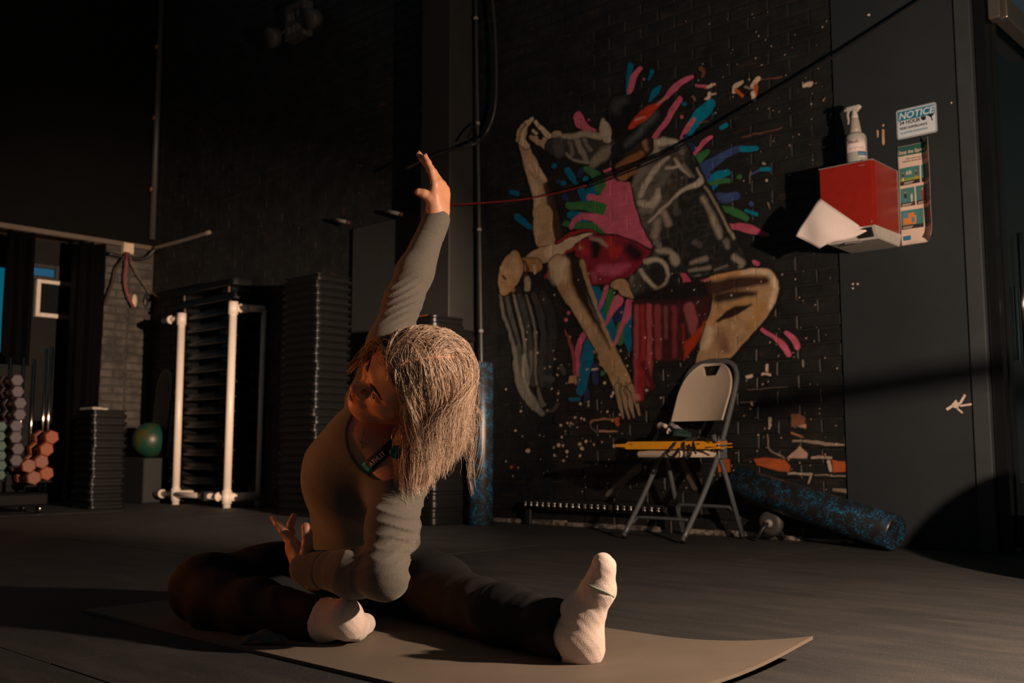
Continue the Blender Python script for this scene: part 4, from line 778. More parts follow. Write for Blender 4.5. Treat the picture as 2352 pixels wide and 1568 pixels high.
# small wheel plate propping it
whx = float(onY(1771, 1150, 4.06)[0]); wt_ = (whx - ra_.x) / (rb_.x - ra_.x); wax = ra_ + (rb_ - ra_) * wt_      # roller axis above the wheel
whz = wax.z - .0735 - .0555
wh = empty('ab_roller', (whx, wax.y, whz), label='small grey ab roller wheel under the leaning foam roller', cat='ab roller')
link('tyre', mesh_of(lathe_bm([(.030, -.020), (.052, -.018), (.056, 0), (.052, .018), (.030, .020)], 28, axis='y'), smooth=True), mat('dark grey rubber tyre', (.06, .058, .055), .5), wh)
link('hub', mesh_of(lathe_bm([(.014, -.034), (.018, -.026), (.018, .026), (.014, .034)], 18, axis='y'), smooth=True), M_grey, wh)
link('handle', mesh_of(tube_bm([(0, -.030, 0), (-.012, -.050, -.02), (-.035, -.070, .009 - whz)], .009, 8), smooth=True), M_blk, wh)
link('handle', mesh_of(tube_bm([(0, .030, 0), (.012, .040, -.02), (.035, .050, .009 - whz)], .009, 8), smooth=True), M_blk, wh)
# beaded chrome bar along the wall
M_chr = mat('worn chrome', (.55, .50, .45), .16, metal=1, var=.2)
ba, bb_ = onY(1208, 1161, 4.09), onY(1530, 1166, 4.09)
bar = empty('beaded_bar', (ba[0], 4.09, .0), label='low black bar with a row of chrome beads along the wall', cat='bar')
z0 = float((ba[2] + bb_[2]) / 2)
link('beam', mesh_of(box(-.04, bb_[0] - ba[0] + .04, .012, .030, z0 - .028, z0 + .022, .004)), M_blk, bar)
for xx_ in (.0, float(bb_[0] - ba[0])): link('foot', mesh_of(box(xx_ - .02, xx_ + .02, .012, .030, 0, z0 - .028, .003)), M_blk, bar)
nb = 23; bead = mesh_of(lathe_bm([(.003, -.017), (.011, -.012), (.0125, -.004), (.006, 0), (.0125, .004), (.011, .012), (.003, .017)], 12), smooth=True); bead.materials.append(M_chr)
for k in range(nb): link('bead', bead, None, bar, ((bb_[0] - ba[0]) * k / (nb - 1), -.004, z0))

# ------------------------------------------------------------------ cords and pipes on the back wall
M_cord = mat('black rubber cord', (.012, .012, .013), .5)
def cord(name, pts, r, m, label, cat, group=None, n=8):
    o = link(name, mesh_of(tube_bm(spline(pts, 8), r, n), smooth=True), m); return tag(o, label, cat, group)
Yc = 4.09
cord('tension_rope', [onY(2230, -70, Yc), onY(2120, 0, Yc), onY(1850, 170, Yc), onY(1570, 332, Yc), onY(1440, 385, Yc), onY(1345, 424, Yc)], .0062, M_cord, 'long black rope stretched across the mural to the door', 'rope')
cord('tension_rope', [onY(1572, 338, Yc - .012), onY(1460, 388, Yc - .012), onY(1350, 430, Yc - .012)], .0050, M_cord, 'short black rope running double below the long stretched rope', 'rope')
cord('resistance_band', [onY(1347, 426, Yc), onY(1260, 447, Yc - .01), onY(1190, 459, Yc - .06), onY(1080, 468, 3.948), onY(1040, 470, 3.947), onY(1010, 472, 3.947)], .0040, mat('dark red cord', (.30, .02, .025), .6), 'thin dark red exercise band running from the mural to the column', 'exercise band')
cord('hanging_cable', [onY(1128, -40, 4.10), onY(1138, 90, 4.10), onY(1140, 200, 4.10), onY(1133, 265, 4.10), onY(1112, 312, 4.08), onY(1085, 332, 3.93), onY(1010, 352, 3.93), onY(930, 388, 3.94)], .0085, mat('black cable sheath', (.035, .036, .036), .4), 'thick black cable looping down beside the column', 'cable')
cord('hanging_cable', [onY(1072, 322, 3.93), onY(1082, 300, 4.0), onY(1092, 283, 4.09)], .0070, M_cord, 'short black cable end tied to the thin wall pipe', 'cable')
pp = empty('wall_pipe', (onY(1106, 850, 4.12)[0], 4.12, 0), label='thin grey vertical pipe fixed beside the column', cat='pipe')
pt, pm = onY(1092, -30, 4.12), onY(1106, 850, 4.12); base = np.array([pm[0], 4.12, 0])
link('tube', mesh_of(tube_bm([np.array([0, 0, .0]), pm - base, pt - base], .0095, 10), smooth=True), mat('grey pipe paint', (.085, .083, .078), .35, ns=20), pp)
for y in (42, 283, 527, 760):
    q = onY(1092 + 14 * (y / 850), y, 4.12) - base; link('clip', mesh_of(tube_bm([q - [0, 0, .008], q + [0, 0, .008]], .0145, 10), smooth=True), M_grey, pp)
# ================================================================== STEP STACKS AND RACKS ALONG THE WALL
M_step = mat('black step plastic', (.0065, .0068, .007), .36, ns=20, bs=.1, spec=.32)
def step_board(w, d, h, lip=.012, r=.022):
    """stackable step board: wide lower lip, waisted side, rounded corners"""
    bm = bmesh.new(); rings = []
    for ins, z in ((lip * .4, 0), (0, h * .10), (0, h * .42), (lip, h * .52), (lip, h * .78), (lip * .3, h * .86), (lip * .3, h * .96), (lip, h)):
        ring = []
        for cx, cy, a0 in ((w / 2 - r, d / 2 - r, 0), (-w / 2 + r, d / 2 - r, 90), (-w / 2 + r, -d / 2 + r, 180), (w / 2 - r, -d / 2 + r, 270)):
            for k in range(5): a = math.radians(a0 + 22.5 * k); rr = max(r - ins, .004); ring.append(bm.verts.new((math.copysign(abs(cx) + r - ins - rr, cx) + rr * math.cos(a), math.copysign(abs(cy) + r - ins - rr, cy) + rr * math.sin(a), z)))
        rings.append(ring)
    for A, B in zip(rings, rings[1:]):
        for k in range(20): bm.faces.new((A[k], A[(k + 1) % 20], B[(k + 1) % 20], B[k]))
    bm.faces.new(rings[0][::-1]); bm.faces.new(rings[-1]); return mesh_of(bm)
ORD = 'first second third fourth fifth sixth seventh eighth ninth tenth eleventh twelfth thirteenth fourteenth fifteenth sixteenth seventeenth eighteenth nineteenth twentieth'.split()
def ordinal(k): return ORD[k] if k < 20 else ('twenty-' + ORD[k - 20] if k < 29 else ('thirtieth' if k == 29 else 'thirty-' + ORD[k - 30]))
def stack(me, n, x, y, pitch, label, group, jit=.006, z0=0.0, name='step_board', cat='exercise step'):
    r = random.Random(int(abs(x) * 100)); out = []
    for k in range(n):
        o = link(name, me, M_step if not me.materials else None, None, (x + r.uniform(-jit, jit), y + r.uniform(-jit, jit), z0 + pitch * k)); o.rotation_euler.z = r.uniform(-.012, .012); tag(o, label if n == 1 else label.replace('#', ordinal(k)), cat, group); out.append(o)
    return out
stack(step_board(.37, .28, .046, .020, .03), 32, -5.215, 3.797, .046, 'black step board, # from the floor in the tall stack beside the pipe rack', 'step boards in the tall stack')
stack(step_board(.30, .26, .052, .018, .03), 13, -6.99, 3.27, .052, 'black step board, # from the floor in the low stack beside the dumbbell tower', 'step boards in the low stack')
for k, (dx, dy, lb_) in enumerate(((-.07, .0, 'small pale riser near the curtain side of the low step stack'), (.02, -.085, 'small pale riser on the open corner of the low step stack'))):
    q = link('step_riser', mesh_of(box(-.10, .10, -.035, .035, 0, .018, .004)), mat('pale riser edge', (.36, .31, .25), .5), None, (-6.99 + dx, 3.27 + dy, .677)); tag(q, lb_, 'step riser', 'pale risers on the low stack')
# steps on risers next to the standing roller
stack(step_board(.27, .25, .088, .006, .03), 3, -4.115, 3.785, .088, 'grey black step riser, # from the floor at the foot of the column', 'step risers by the column', .002, name='step_riser', cat='step riser')
stack(step_board(.25, .24, .072, .012, .03), 10, -4.125, 3.80, .072, 'narrow black step board, # above the risers by the column', 'narrow step boards by the column', .006, .264)
t1 = stack(step_board(.34, .25, .060, .008, .03), 1, -4.09, 3.80, .06, 'wide black step board below the topmost one by the column', 'wide step boards by the column', 0, .984)[0]
t2 = stack(step_board(.33, .25, .075, .010, .04), 1, -4.16, 3.79, .06, 'topmost wide black step board with an orange sticker', 'wide step boards by the column', 0, 1.044)[0]
link('sticker', mesh_of(box(.04, .10, -.115, -.07, .075, .0765)), mat('orange sticker', (.85, .14, .02), .5), t2)
link('sticker', mesh_of(box(.02, .06, -.12, -.09, .0595, .0612)), mat('orange sticker', (.85, .14, .02), .5), t1)

# PVC pipe rack holding long steps
M_pvc = mat('white plastic pipe', (.80, .70, .60), .35, var=.05)
Yf, Yr_ = 3.88, 4.13; xa, xb, xc = -7.03, -6.33, -6.31
rk = empty('pipe_rack', (xb, Yf, 0), label='white plastic pipe rack holding the long black steps', cat='rack')
def pv(pts, r=.028, name='pipe'): return link(name, mesh_of(tube_bm([np.array(p) - (xb, Yf, 0) for p in pts], r, 14), smooth=True), M_pvc, rk)
pv([(xa, Yf, .0), (xa - .005, Yf, 1.40)]); pv([(xb, Yf, 0), (xb + .01, Yf, 1.42)]); pv([(xc - .02, Yr_, 0), (xc - .005, Yr_, 1.41)], .020)
pv([(-7.30, Yf - .01, .075), (xb + .02, Yf - .01, .075)], .022); pv([(xb + .01, Yf - .01, .075), (xb + .01, Yr_, .075)], .030)
pv([(-7.10, Yf - .01, .075), (-7.10, Yr_, .075)], .028); pv([(xb + .01, Yf, 1.40), (xb + .01, Yr_, 1.42)], .027); pv([(xa, Yf, 1.395), (xa - .28, Yf, 1.395)], .020)
for p in ((xa, Yf, .075), (xb, Yf, .075), (xb + .01, Yf, 1.40), (xa - .005, Yf, 1.385)):
    link('fitting', mesh_of(tube_bm([np.array(p) - (xb, Yf, 0) - [0, 0, .045], np.array(p) - (xb, Yf, 0) + [0, 0, .045]], .035, 14), smooth=True), M_pvc, rk)
for p in ((xb + .01, 3.96, 1.405), (-7.22, Yf - .01, .075), (-6.42, Yf - .01, .075), (xa - .17, Yf, 1.395)):
    ax = np.array([0, .03, 0]) if p[1] == 3.96 else np.array([.02, 0, 0]); c = np.array(p) - (xb, Yf, 0); link('coupling', mesh_of(tube_bm([c - ax, c + ax], .033, 14), smooth=True), M_pvc, rk)
link('clamp', mesh_of(box(-6.60 - xb, -6.54 - xb, -.05, .03, .04, .11, .008)), M_blk, rk)
long_me = step_board(.86, .21, .052, .014, .05); long_me.materials.append(M_step)
foot_me = mesh_of(box(-.075, .075, -.085, .085, 0, .05, .012)); foot_me.materials.append(M_step)
rib_me = mesh_of(box(-.012, .012, -.006, .004, .004, .046, .003)); rib_me.materials.append(mat('tan foot rib', (.20, .13, .08), .5))
for k in range(15):
    e = empty('long_step', (-6.815 + random.uniform(-.010, .010), 4.02 + random.uniform(-.006, .006), .1045 + .102 * k), random.uniform(-.012, .012), label='long black exercise step, %s from the floor in the white pipe rack' % ordinal(k), cat='exercise step', group='long steps in the pipe rack')
    link('platform', long_me, None, e, (0, 0, .050))
    for s in (-1, 1):
        ft = link('foot', foot_me, None, e, (s * .32, 0, 0)); link('rib', rib_me, None, ft, (.03, -.085, 0))

# dumbbell tower
XD = -6.60; XK = XD - .226      # faces of the dumbbells, rods behind them
tw = empty('dumbbell_tower', (XD - .1, onX(60, 1185, XD)[1], 0), label='dark dumbbell tower with chrome rods beside the curtain', cat='dumbbell rack')
T0 = np.array(tw.location)
ry = lambda px, py=1000: float(onX(px, py, XD)[1])
yl, yr = ry(-70), ry(122)
def tp(name, bm, m, smooth=False, par=None):
    me = mesh_of(bm, smooth=smooth); me.transform(Matrix.Translation((-T0).tolist())); return link(name, me, m, par or tw)
M_frame = mat('black powder coat', (.006, .006, .0065), .6, spec=.1)
zb_ = float(onX(60, 1132, XD)[2])
tp('base', box(XD - .32, XD + .03, yl, yr - .02, .05, zb_, .012), M_frame)
tp('back_panel', box(XD - .26, XD - .24, yl, yr - .03, zb_, .95, .004), M_frame)
for px_, top in ((16, 820), (46, 822), (70, 823), (97, 800), (109, 796)):
    z1 = float(onX(px_, top, XK)[2]); y_ = float(onX(px_, 1000, XK)[1])
    tp('rod', tube_bm([(XK, y_, zb_), (XK, y_, z1)], .010 if px_ != 109 else .013, 10), mat('polished steel', (.5, .45, .4), .12, metal=1), True)
for yy in (yl + .06, yr - .06):
    for xx in (XD - .27, XD - .02): 
        w_ = tp('caster', lathe_bm([(.02, -.013), (.03, -.010), (.03, .010), (.02, .013)], 16, axis='y', c=(xx, yy, .030)), mat('polished steel', (.5, .45, .4)), True)
hexm = {}
def hexhead(r, h, a0, bev=.006):
    b = bmesh.new(); rings = []
    for rr, x in ((r - bev, -h), (r, -h + bev), (r, h - bev), (r - bev, h)): rings.append([b.verts.new((x, rr * math.cos(a0 + k * math.pi / 3), rr * math.sin(a0 + k * math.pi / 3))) for k in range(6)])
    for A, B in zip(rings, rings[1:]):
        for k in range(6): b.faces.new((A[k], A[(k + 1) % 6], B[(k + 1) % 6], B[k]))
    b.faces.new(rings[0][::-1]); b.faces.new(rings[-1]); bmesh.ops.recalc_face_normals(b, faces=b.faces[:]); return mesh_of(b)
hm = mesh_of(lathe_bm([(.013, -.07), (.016, 0), (.013, .07)], 10, axis='x'), smooth=True)
def dumbbell(y, z, r, a0, cname, colr, label, group):
    if cname not in hexm:
        a = hexhead(r, .028, a0); a.materials.append(mat(cname, colr, .5, var=.12)); b_ = hm.copy(); b_.materials.append(M_grey); hexm[cname] = (a, b_)
    e = empty('dumbbell', (XD - .09, y, z), label=label, cat='dumbbell', group=group)
    for s in (-1, 1): link('head', hexm[cname][0], None, e, (s * .082, 0, 0))
    link('handle', hexm[cname][1], None, e)
yz = lambda px_, py_: np.array(onX(px_, py_, XD + .02))[1:]
shelves = []
# mauve column: flat sides up, each lying on the one below
mv = [(40, 883), (41, 911), (47, 934), (46, 961), (38, 985), (37, 1010), (42, 1033), (38, 1057)]; r_ = .0412; zb0 = yz(*mv[-1])[1]
for n_, p in enumerate(mv): dumbbell(yz(*p)[0], zb0 + (len(mv) - 1 - n_) * (1.732 * r_ - .0004), r_, 0, 'mauve vinyl', (.045, .033, .04), 'mauve hexagonal dumbbell, %s down its tower column' % ordinal(n_), 'mauve dumbbells')
shelves.append((yz(*mv[-1])[0] - .036, yz(*mv[-1])[0] + .020, zb0 - .866 * r_))
# seafoam column, smaller
sf = [(4, 988), (1, 1010), (3, 1031), (3, 1049), (4, 1069), (2, 1091)]; r_ = .0345; zb0 = yz(*sf[-1])[1]
for n_, p in enumerate(sf): dumbbell(yz(*p)[0], zb0 + (len(sf) - 1 - n_) * (1.732 * r_ - .0004), r_, 0, 'seafoam vinyl', (.022, .062, .048), 'seafoam green hexagonal dumbbell, %s down its tower column' % ordinal(n_), 'seafoam dumbbells')
shelves.append((yz(*sf[-1])[0] - .05, yz(*sf[-1])[0] + .034, zb0 - .866 * r_))
# orange and salmon heap: packed so that neighbours touch
D = .0822; u2 = lambda a, b_: np.array([a, b_]) / math.hypot(a, b_)
s3 = yz(79, 1097); o3 = s3 + D * u2(27, 9); s2 = s3 + D * u2(-12, 25); mid = (s2 + o3) / 2; hv = o3 - s2; hl = np.linalg.norm(hv)
s1 = mid + np.array([-hv[1], hv[0]]) / hl * math.sqrt(max(D * D - hl * hl / 4, .0)); o2 = s1 + D * u2(10, 28); o1 = o2 + D * u2(11, 29)
r_ = .0470; ah = math.radians(70 + 30)
for n_, q in enumerate((o1, o2, o3)): dumbbell(q[0], q[1], r_, ah, 'orange vinyl', (.20, .042, .008), 'bright orange hexagonal dumbbell, %s down beside the chrome rod' % ordinal(n_), 'orange dumbbells')
for n_, q in enumerate((s1, s2, s3)): dumbbell(q[0], q[1], r_, ah, 'salmon vinyl', (.16, .05, .028), ('salmon hexagonal dumbbell between two orange ones', 'salmon hexagonal dumbbell touching the mauve column', 'salmon hexagonal dumbbell lowest on the tower base')[n_], 'salmon dumbbells')
zl = float(s3[1] - .0455); shelves.append((float(s3[0]) - .040, float(s3[0]) + .030, zl)); shelves.append((float(o3[0]) - .035, float(o3[0]) + .045, float(o3[1] - .0455)))
for a, b_, z in shelves: tp('tray', box(XD - .245, XD - .002, float(a), float(b_), float(z) - .012, float(z) + .0006, .002), M_frame)

# plyo box, ball and balance boards in the corner
pbx = tag(link('plyo_box', mesh_of(box(-.26, .26, -.14, .205, 0, .345, .008)), mat('black plywood box', (.014, .014, .014), .6), None, (-7.60, 3.92, 0)), 'black wooden box carrying the green ball in the corner', 'box')
bl = link('exercise_ball', mesh_of(lathe_bm([(.135 * math.cos(a), .135 * math.sin(a)) for a in np.linspace(-math.pi / 2 + .01, math.pi / 2 - .01, 22)], 30), smooth=True), mat('green ball with yellow swirl', (.009, .055, .036), .4, c2=(.055, .05, .01), ns=5, lo=.5, hi=.62), None, (-7.486, 3.90, .481))
tag(bl, 'green and yellow exercise ball on the black box', 'ball')
def paddle(x, z0, z1, w, y, label):
    e = empty('balance_board', (x, y, z0), label=label, cat='balance board'); e.rotation_euler.x = math.radians(-5)
    H = z1 - z0; pts = [(w * math.cos(a) * .5, 0, H - w / 2 * 1.4 + w * .7 * math.sin(a)) for a in np.linspace(0, math.pi, 16)]
    out = [(w / 2, 0, 0)] + pts + [(-w / 2, 0, 0)]; n = len(out)
    link('board', pyd([(x_, -.012, z_) for x_, _, z_ in out] + [(x_, .012, z_) for x_, _, z_ in out], [tuple(range(n)), tuple(range(n, 2 * n))[::-1]] + [(k, n + k, n + (k + 1) % n, (k + 1) % n) for k in range(n)]), mat('dark board deck', (.05, .042, .032), .4), e)
    link('rim', mesh_of(tube_bm(out, .013, 8), smooth=True), mat('pale board rim', (.42, .36, .27), .35), e)
paddle(-7.72, .346, 1.05, .22, 4.082, 'oval balance board with a pale rim standing behind the ball')
paddle(-7.47, .346, 1.03, .16, 4.084, 'narrow oval balance board beside the white pipe rack')

# black board, pegs, emergency light
tag(link('black_board', mesh_of(box(-.42, .42, -.012, .012, 0, 1.86, .004)), mat('matt black board', (.022, .023, .023), .65), None, (-4.88, 4.145, 0)), 'tall matt black board leaning on the wall behind the stacks', 'board')
for (x0, y0, x1, y1, lb) in ((768, 503, 801, 511, 'grey wall peg with a red end next to the tall stack'), (886, 484, 923, 492, 'grey wall peg with a red end near the column')):
    a, b_ = onY(x0, y0, 4.09), onY(x1, y1, 4.075); e = empty('wall_peg', a, label=lb, cat='peg')
    link('rod', mesh_of(tube_bm([(-.03, .07, 0), (0, 0, 0), b_ - a], .011, 10), smooth=True), mat('dull steel', (.30, .28, .26), .4, metal=.4), e)
    link('end_ring', mesh_of(tube_bm([(b_ - a) * .95, (b_ - a) * 1.03], .0135, 12), smooth=True), mat('red end ring', (.06, .006, .005), .7), e)
ec = onY(678, 45, 4.08)
el = empty('emergency_light', (ec[0], YW - .013, ec[2]), label='grey emergency light box high on the black wall', cat='emergency light')
link('housing', mesh_of(box(-.12, .12, -.09, 0, -.14, .13, .015, 2)), mat('grey lamp housing', (.055, .055, .053), .5), el)
for k, (dx, dz) in enumerate(((-.24, -.06), (.24, -.06))):
    hd_ = link('lamp_head', mesh_of(lathe_bm([(.035, .05), (.06, .02), (.075, -.05), (.07, -.06)], 18, axis='y'), smooth=True), mat('grey lamp housing', (.055, .055, .053)), el, (dx, -.08, dz)); hd_.rotation_euler.x = .5
    link('arm', mesh_of(tube_bm([(dx * .45, -.04, dz * .3), (dx, -.06, dz)], .014, 8), smooth=True), M_grey, el)
for k in range(6): link('lens', mesh_of(box(-.085 + .06 * (k % 3), -.04 + .06 * (k % 3), -.096, -.088, -.10 + .10 * (k // 3), -.045 + .10 * (k // 3), .006)), mat('clear lens', (.12, .115, .10), .15), el)

# wiring in the corner
jb = empty('junction_box', onX(293, 571, -8.024), label='small cream junction box under the bulkhead edge', cat='junction box')
link('box', mesh_of(box(-.03, .03, -.045, .045, -.046, .046, .006)), mat('cream plastic', (.66, .52, .36), .5), jb)
link('cover', mesh_of(box(.028, .036, -.037, .037, -.038, .038, .003)), mat('cream plastic', (.66, .52, .36)), jb)
Xw = -7.956
cord('red_wire', [onX(292, 578, -8.0), onX(291, 592, Xw), onX(290, 612, Xw), onX(287, 645, Xw), onX(295, 680, Xw), onX(308, 705, Xw)], .009, mat('dark red wire', (.24, .03, .035), .6), 'dark red wire dangling from the junction box', 'wire')
cord('brown_wire', [onX(288, 578, -8.0), onX(284, 592, Xw), onX(268, 615, Xw), onX(262, 640, Xw), onX(252, 670, Xw), onX(240, 700, Xw)], .009, mat('dark brown wire', (.04, .022, .015), .6), 'dark brown wire looping toward the curtain', 'wire')
cord('thin_wire', [onX(296, 578, -8.0), onX(300, 594, Xw), onX(318, 632, Xw), onX(338, 660, Xw), onY(372, 692, 4.1)], .006, mat('tan thin wire', (.12, .08, .055), .6), 'thin tan wire crossing the worn brick corner', 'wire')
cord('pipe_run', [onY(352, 570, 4.139), onY(415, 553, 4.139), onY(482, 533, 4.139)], .018, mat('worn grey conduit', (.20, .17, .13), .5), 'worn grey conduit running along the brick from the corner', 'conduit')
cord('pipe_run', [onX(250, 582, -7.984), onX(300, 592, -7.984), onX(334, 592, -7.984), onY(356, 572, 4.125)], .016, mat('black conduit', (.02, .02, .02), .4), 'black conduit bending around the corner below the bulkhead', 'conduit')
p2 = np.array([XL + .031, 4.130, onY(338, 552, 4.12)[2]]); p1 = np.array([XL + .031, 4.130, 4.55])
vc = empty('corner_conduit', p2, label='thin dark vertical conduit rising in the room corner', cat='conduit')
link('tube', mesh_of(tube_bm([(0, 0, 0), p1 - p2], .028, 10), smooth=True), mat('charcoal conduit paint', (.045, .043, .04), .5), vc)
for y in (115, 274, 435): q = np.array([XL + .034, 4.100, onY(345, y, 4.1)[2]]); link('clip', mesh_of(lathe_bm([(.012, -.006), (.02, 0), (.012, .006)], 8, axis='y', c=tuple(q - p2))), mat('copper clip', (.45, .18, .07), .4), vc)
for (x, y, m, lb) in ((308, 691, mat('cream plastic', (.66, .52, .36)), 'small cream oval socket on the worn brick corner'), (334, 691, M_blk, 'small black oval socket on the worn brick corner')):
    q = onX(x, y, XL + .008); o = link('wall_socket', mesh_of(lathe_bm([(.036, 0), (.03, .014)], 16, axis='x'), smooth=True), m, None, q); o.scale.z = 1.7; o.scale.y = .7; tag(o, lb, 'socket')

# unseen things added beside the view to shade the right wall and floor
bl2 = link('exercise_ball', mesh_of(lathe_bm([(.28 * math.cos(a), .28 * math.sin(a)) for a in np.linspace(-math.pi / 2 + .01, math.pi / 2 - .01, 26)], 36), smooth=True), mat('charcoal ball vinyl', (.03, .03, .032), .4), None, (-.70, 3.37, .28))
tag(bl2, 'unseen charcoal ball added by the glass door to cast a round shadow', 'ball')
bs_ = empty('shadow_boom_stand', (.10, 2.92, 0), label='unseen boom stand added beside the charcoal ball to cast a band shadow', cat='stand')
bw0, bw1 = onY(1735, 930, YW - .02), onY(2262, 850, YW - .02)      # ends of the shadow it throws on the wall
k0, k1 = LAMP + (bw0 - LAMP) * .34 - bs_.location, LAMP + (bw1 - LAMP) * .34 - bs_.location
link('arm', mesh_of(tube_bm([k0, k1, k1 + (k1 - k0) * 1.0], .017, 12), smooth=True), M_tube, bs_)
e1 = k1 + (k1 - k0) * .9
link('post', mesh_of(tube_bm([(e1[0], e1[1], 0), e1], .014, 10), smooth=True), M_tube, bs_); link('foot', mesh_of(lathe_bm([(.15, 0), (.15, .012), (.02, .03)], 24, c=(e1[0], e1[1], 0))), M_tube, bs_)

# ================================================================== YOGA MAT
MX0, MX1, MY0, MY1 = -2.46, -.905, 1.125, 1.78
def mat_z(x, y):
    e = max(0.0, (x - (MX1 - .34)) / .34); t = (y - MY0) / (MY1 - MY0)
    return .0005 + (.026 + .014 * (2 * t - 1) ** 2) * e ** 1.9 * (.75 + .25 * math.cos(t * 5.5 + .4))
v, f = [], []; nx, ny = 90, 18
for i in range(nx + 1):
    for j in range(ny + 1):
        x = MX0 + (MX1 - MX0) * (i / nx) ** .8; y = MY0 + (MY1 - MY0) * j / ny; v.append((x, y, mat_z(x, y)))
        if i and j: a = (i - 1) * (ny + 1) + j - 1; f.append((a, a + ny + 1, a + ny + 2, a + 1))
n0 = len(v); v2 = [(x, y, z + .0062) for x, y, z in v]
top = [tuple(q + n0 for q in t) for t in f]; bot_f = [t[::-1] for t in f]
bd = [i * (ny + 1) for i in range(nx + 1)] + [nx * (ny + 1) + j for j in range(1, ny + 1)] + [i * (ny + 1) + ny for i in range(nx - 1, -1, -1)] + [j for j in range(ny - 1, 0, -1)]
side_f = [(bd[k], bd[(k + 1) % len(bd)], bd[(k + 1) % len(bd)] + n0, bd[k] + n0) for k in range(len(bd))]
ym = empty('yoga_mat', ((MX0 + MX1) / 2, (MY0 + MY1) / 2, 0), label='taupe yoga mat with a curled end on the rubber floor', cat='yoga mat')
off = np.array(ym.location)
M_mat = mat('taupe mat foam', (.145, .118, .090), .75, var=.12, ns=8, bs=0, obj=False)
link('sheet', pyd([np.array(q) - off for q in v + v2], bot_f + top + side_f), M_mat, ym)
vr, fr_ = [], []
for j in range(ny * 3 + 1):   # ribbed dark underside lip
    y = MY0 + (MY1 - MY0) * j / (ny * 3)
    for x in np.linspace(MX1 - .30, MX1 - .0015, 10): vr.append(np.array([x, y, max(.0001, mat_z(x, y) - .0006 - .0009 * (j % 2))]) - off)
    if j:
        for k in range(9): a = (j - 1) * 10 + k; fr_.append((a, a + 1, a + 11, a + 10))
link('underside', pyd(vr, fr_), mat('black mat underside', (.02, .02, .021), .7), ym)
# folded face mask on the mat
mk = onZ(606, 1479, .007); v, f = [], []
for i in range(13):
    for j in range(9):
        s, t = i / 12 * 2 - 1, j / 8 * 2 - 1; x = .046 * s; y = .016 * t * math.sqrt(max(.05, 1 - s * s * .8)); v.append((x, y, .014 * (1 - s * s) * (1 - t * t * .6) + .004 * math.sin(s * 6 + t * 3) + .012 * (t + 1) * .5 * (1 - s * s * .7) + .004))
        if i and j: a = (i - 1) * 9 + j - 1; f.append((a, a + 9, a + 10, a + 1))
o = link('face_mask', pyd(v, f, smooth=True), mat('slate cloth', (.075, .085, .085), .9, ns=120, bs=.3), None, (mk[0], mk[1], .0068)); o.modifiers.new('t', 'SOLIDIFY').thickness = .003; o.rotation_euler.z = math.radians(40)
tag(o, 'small slate grey cloth face mask lying on the mat edge', 'face mask')
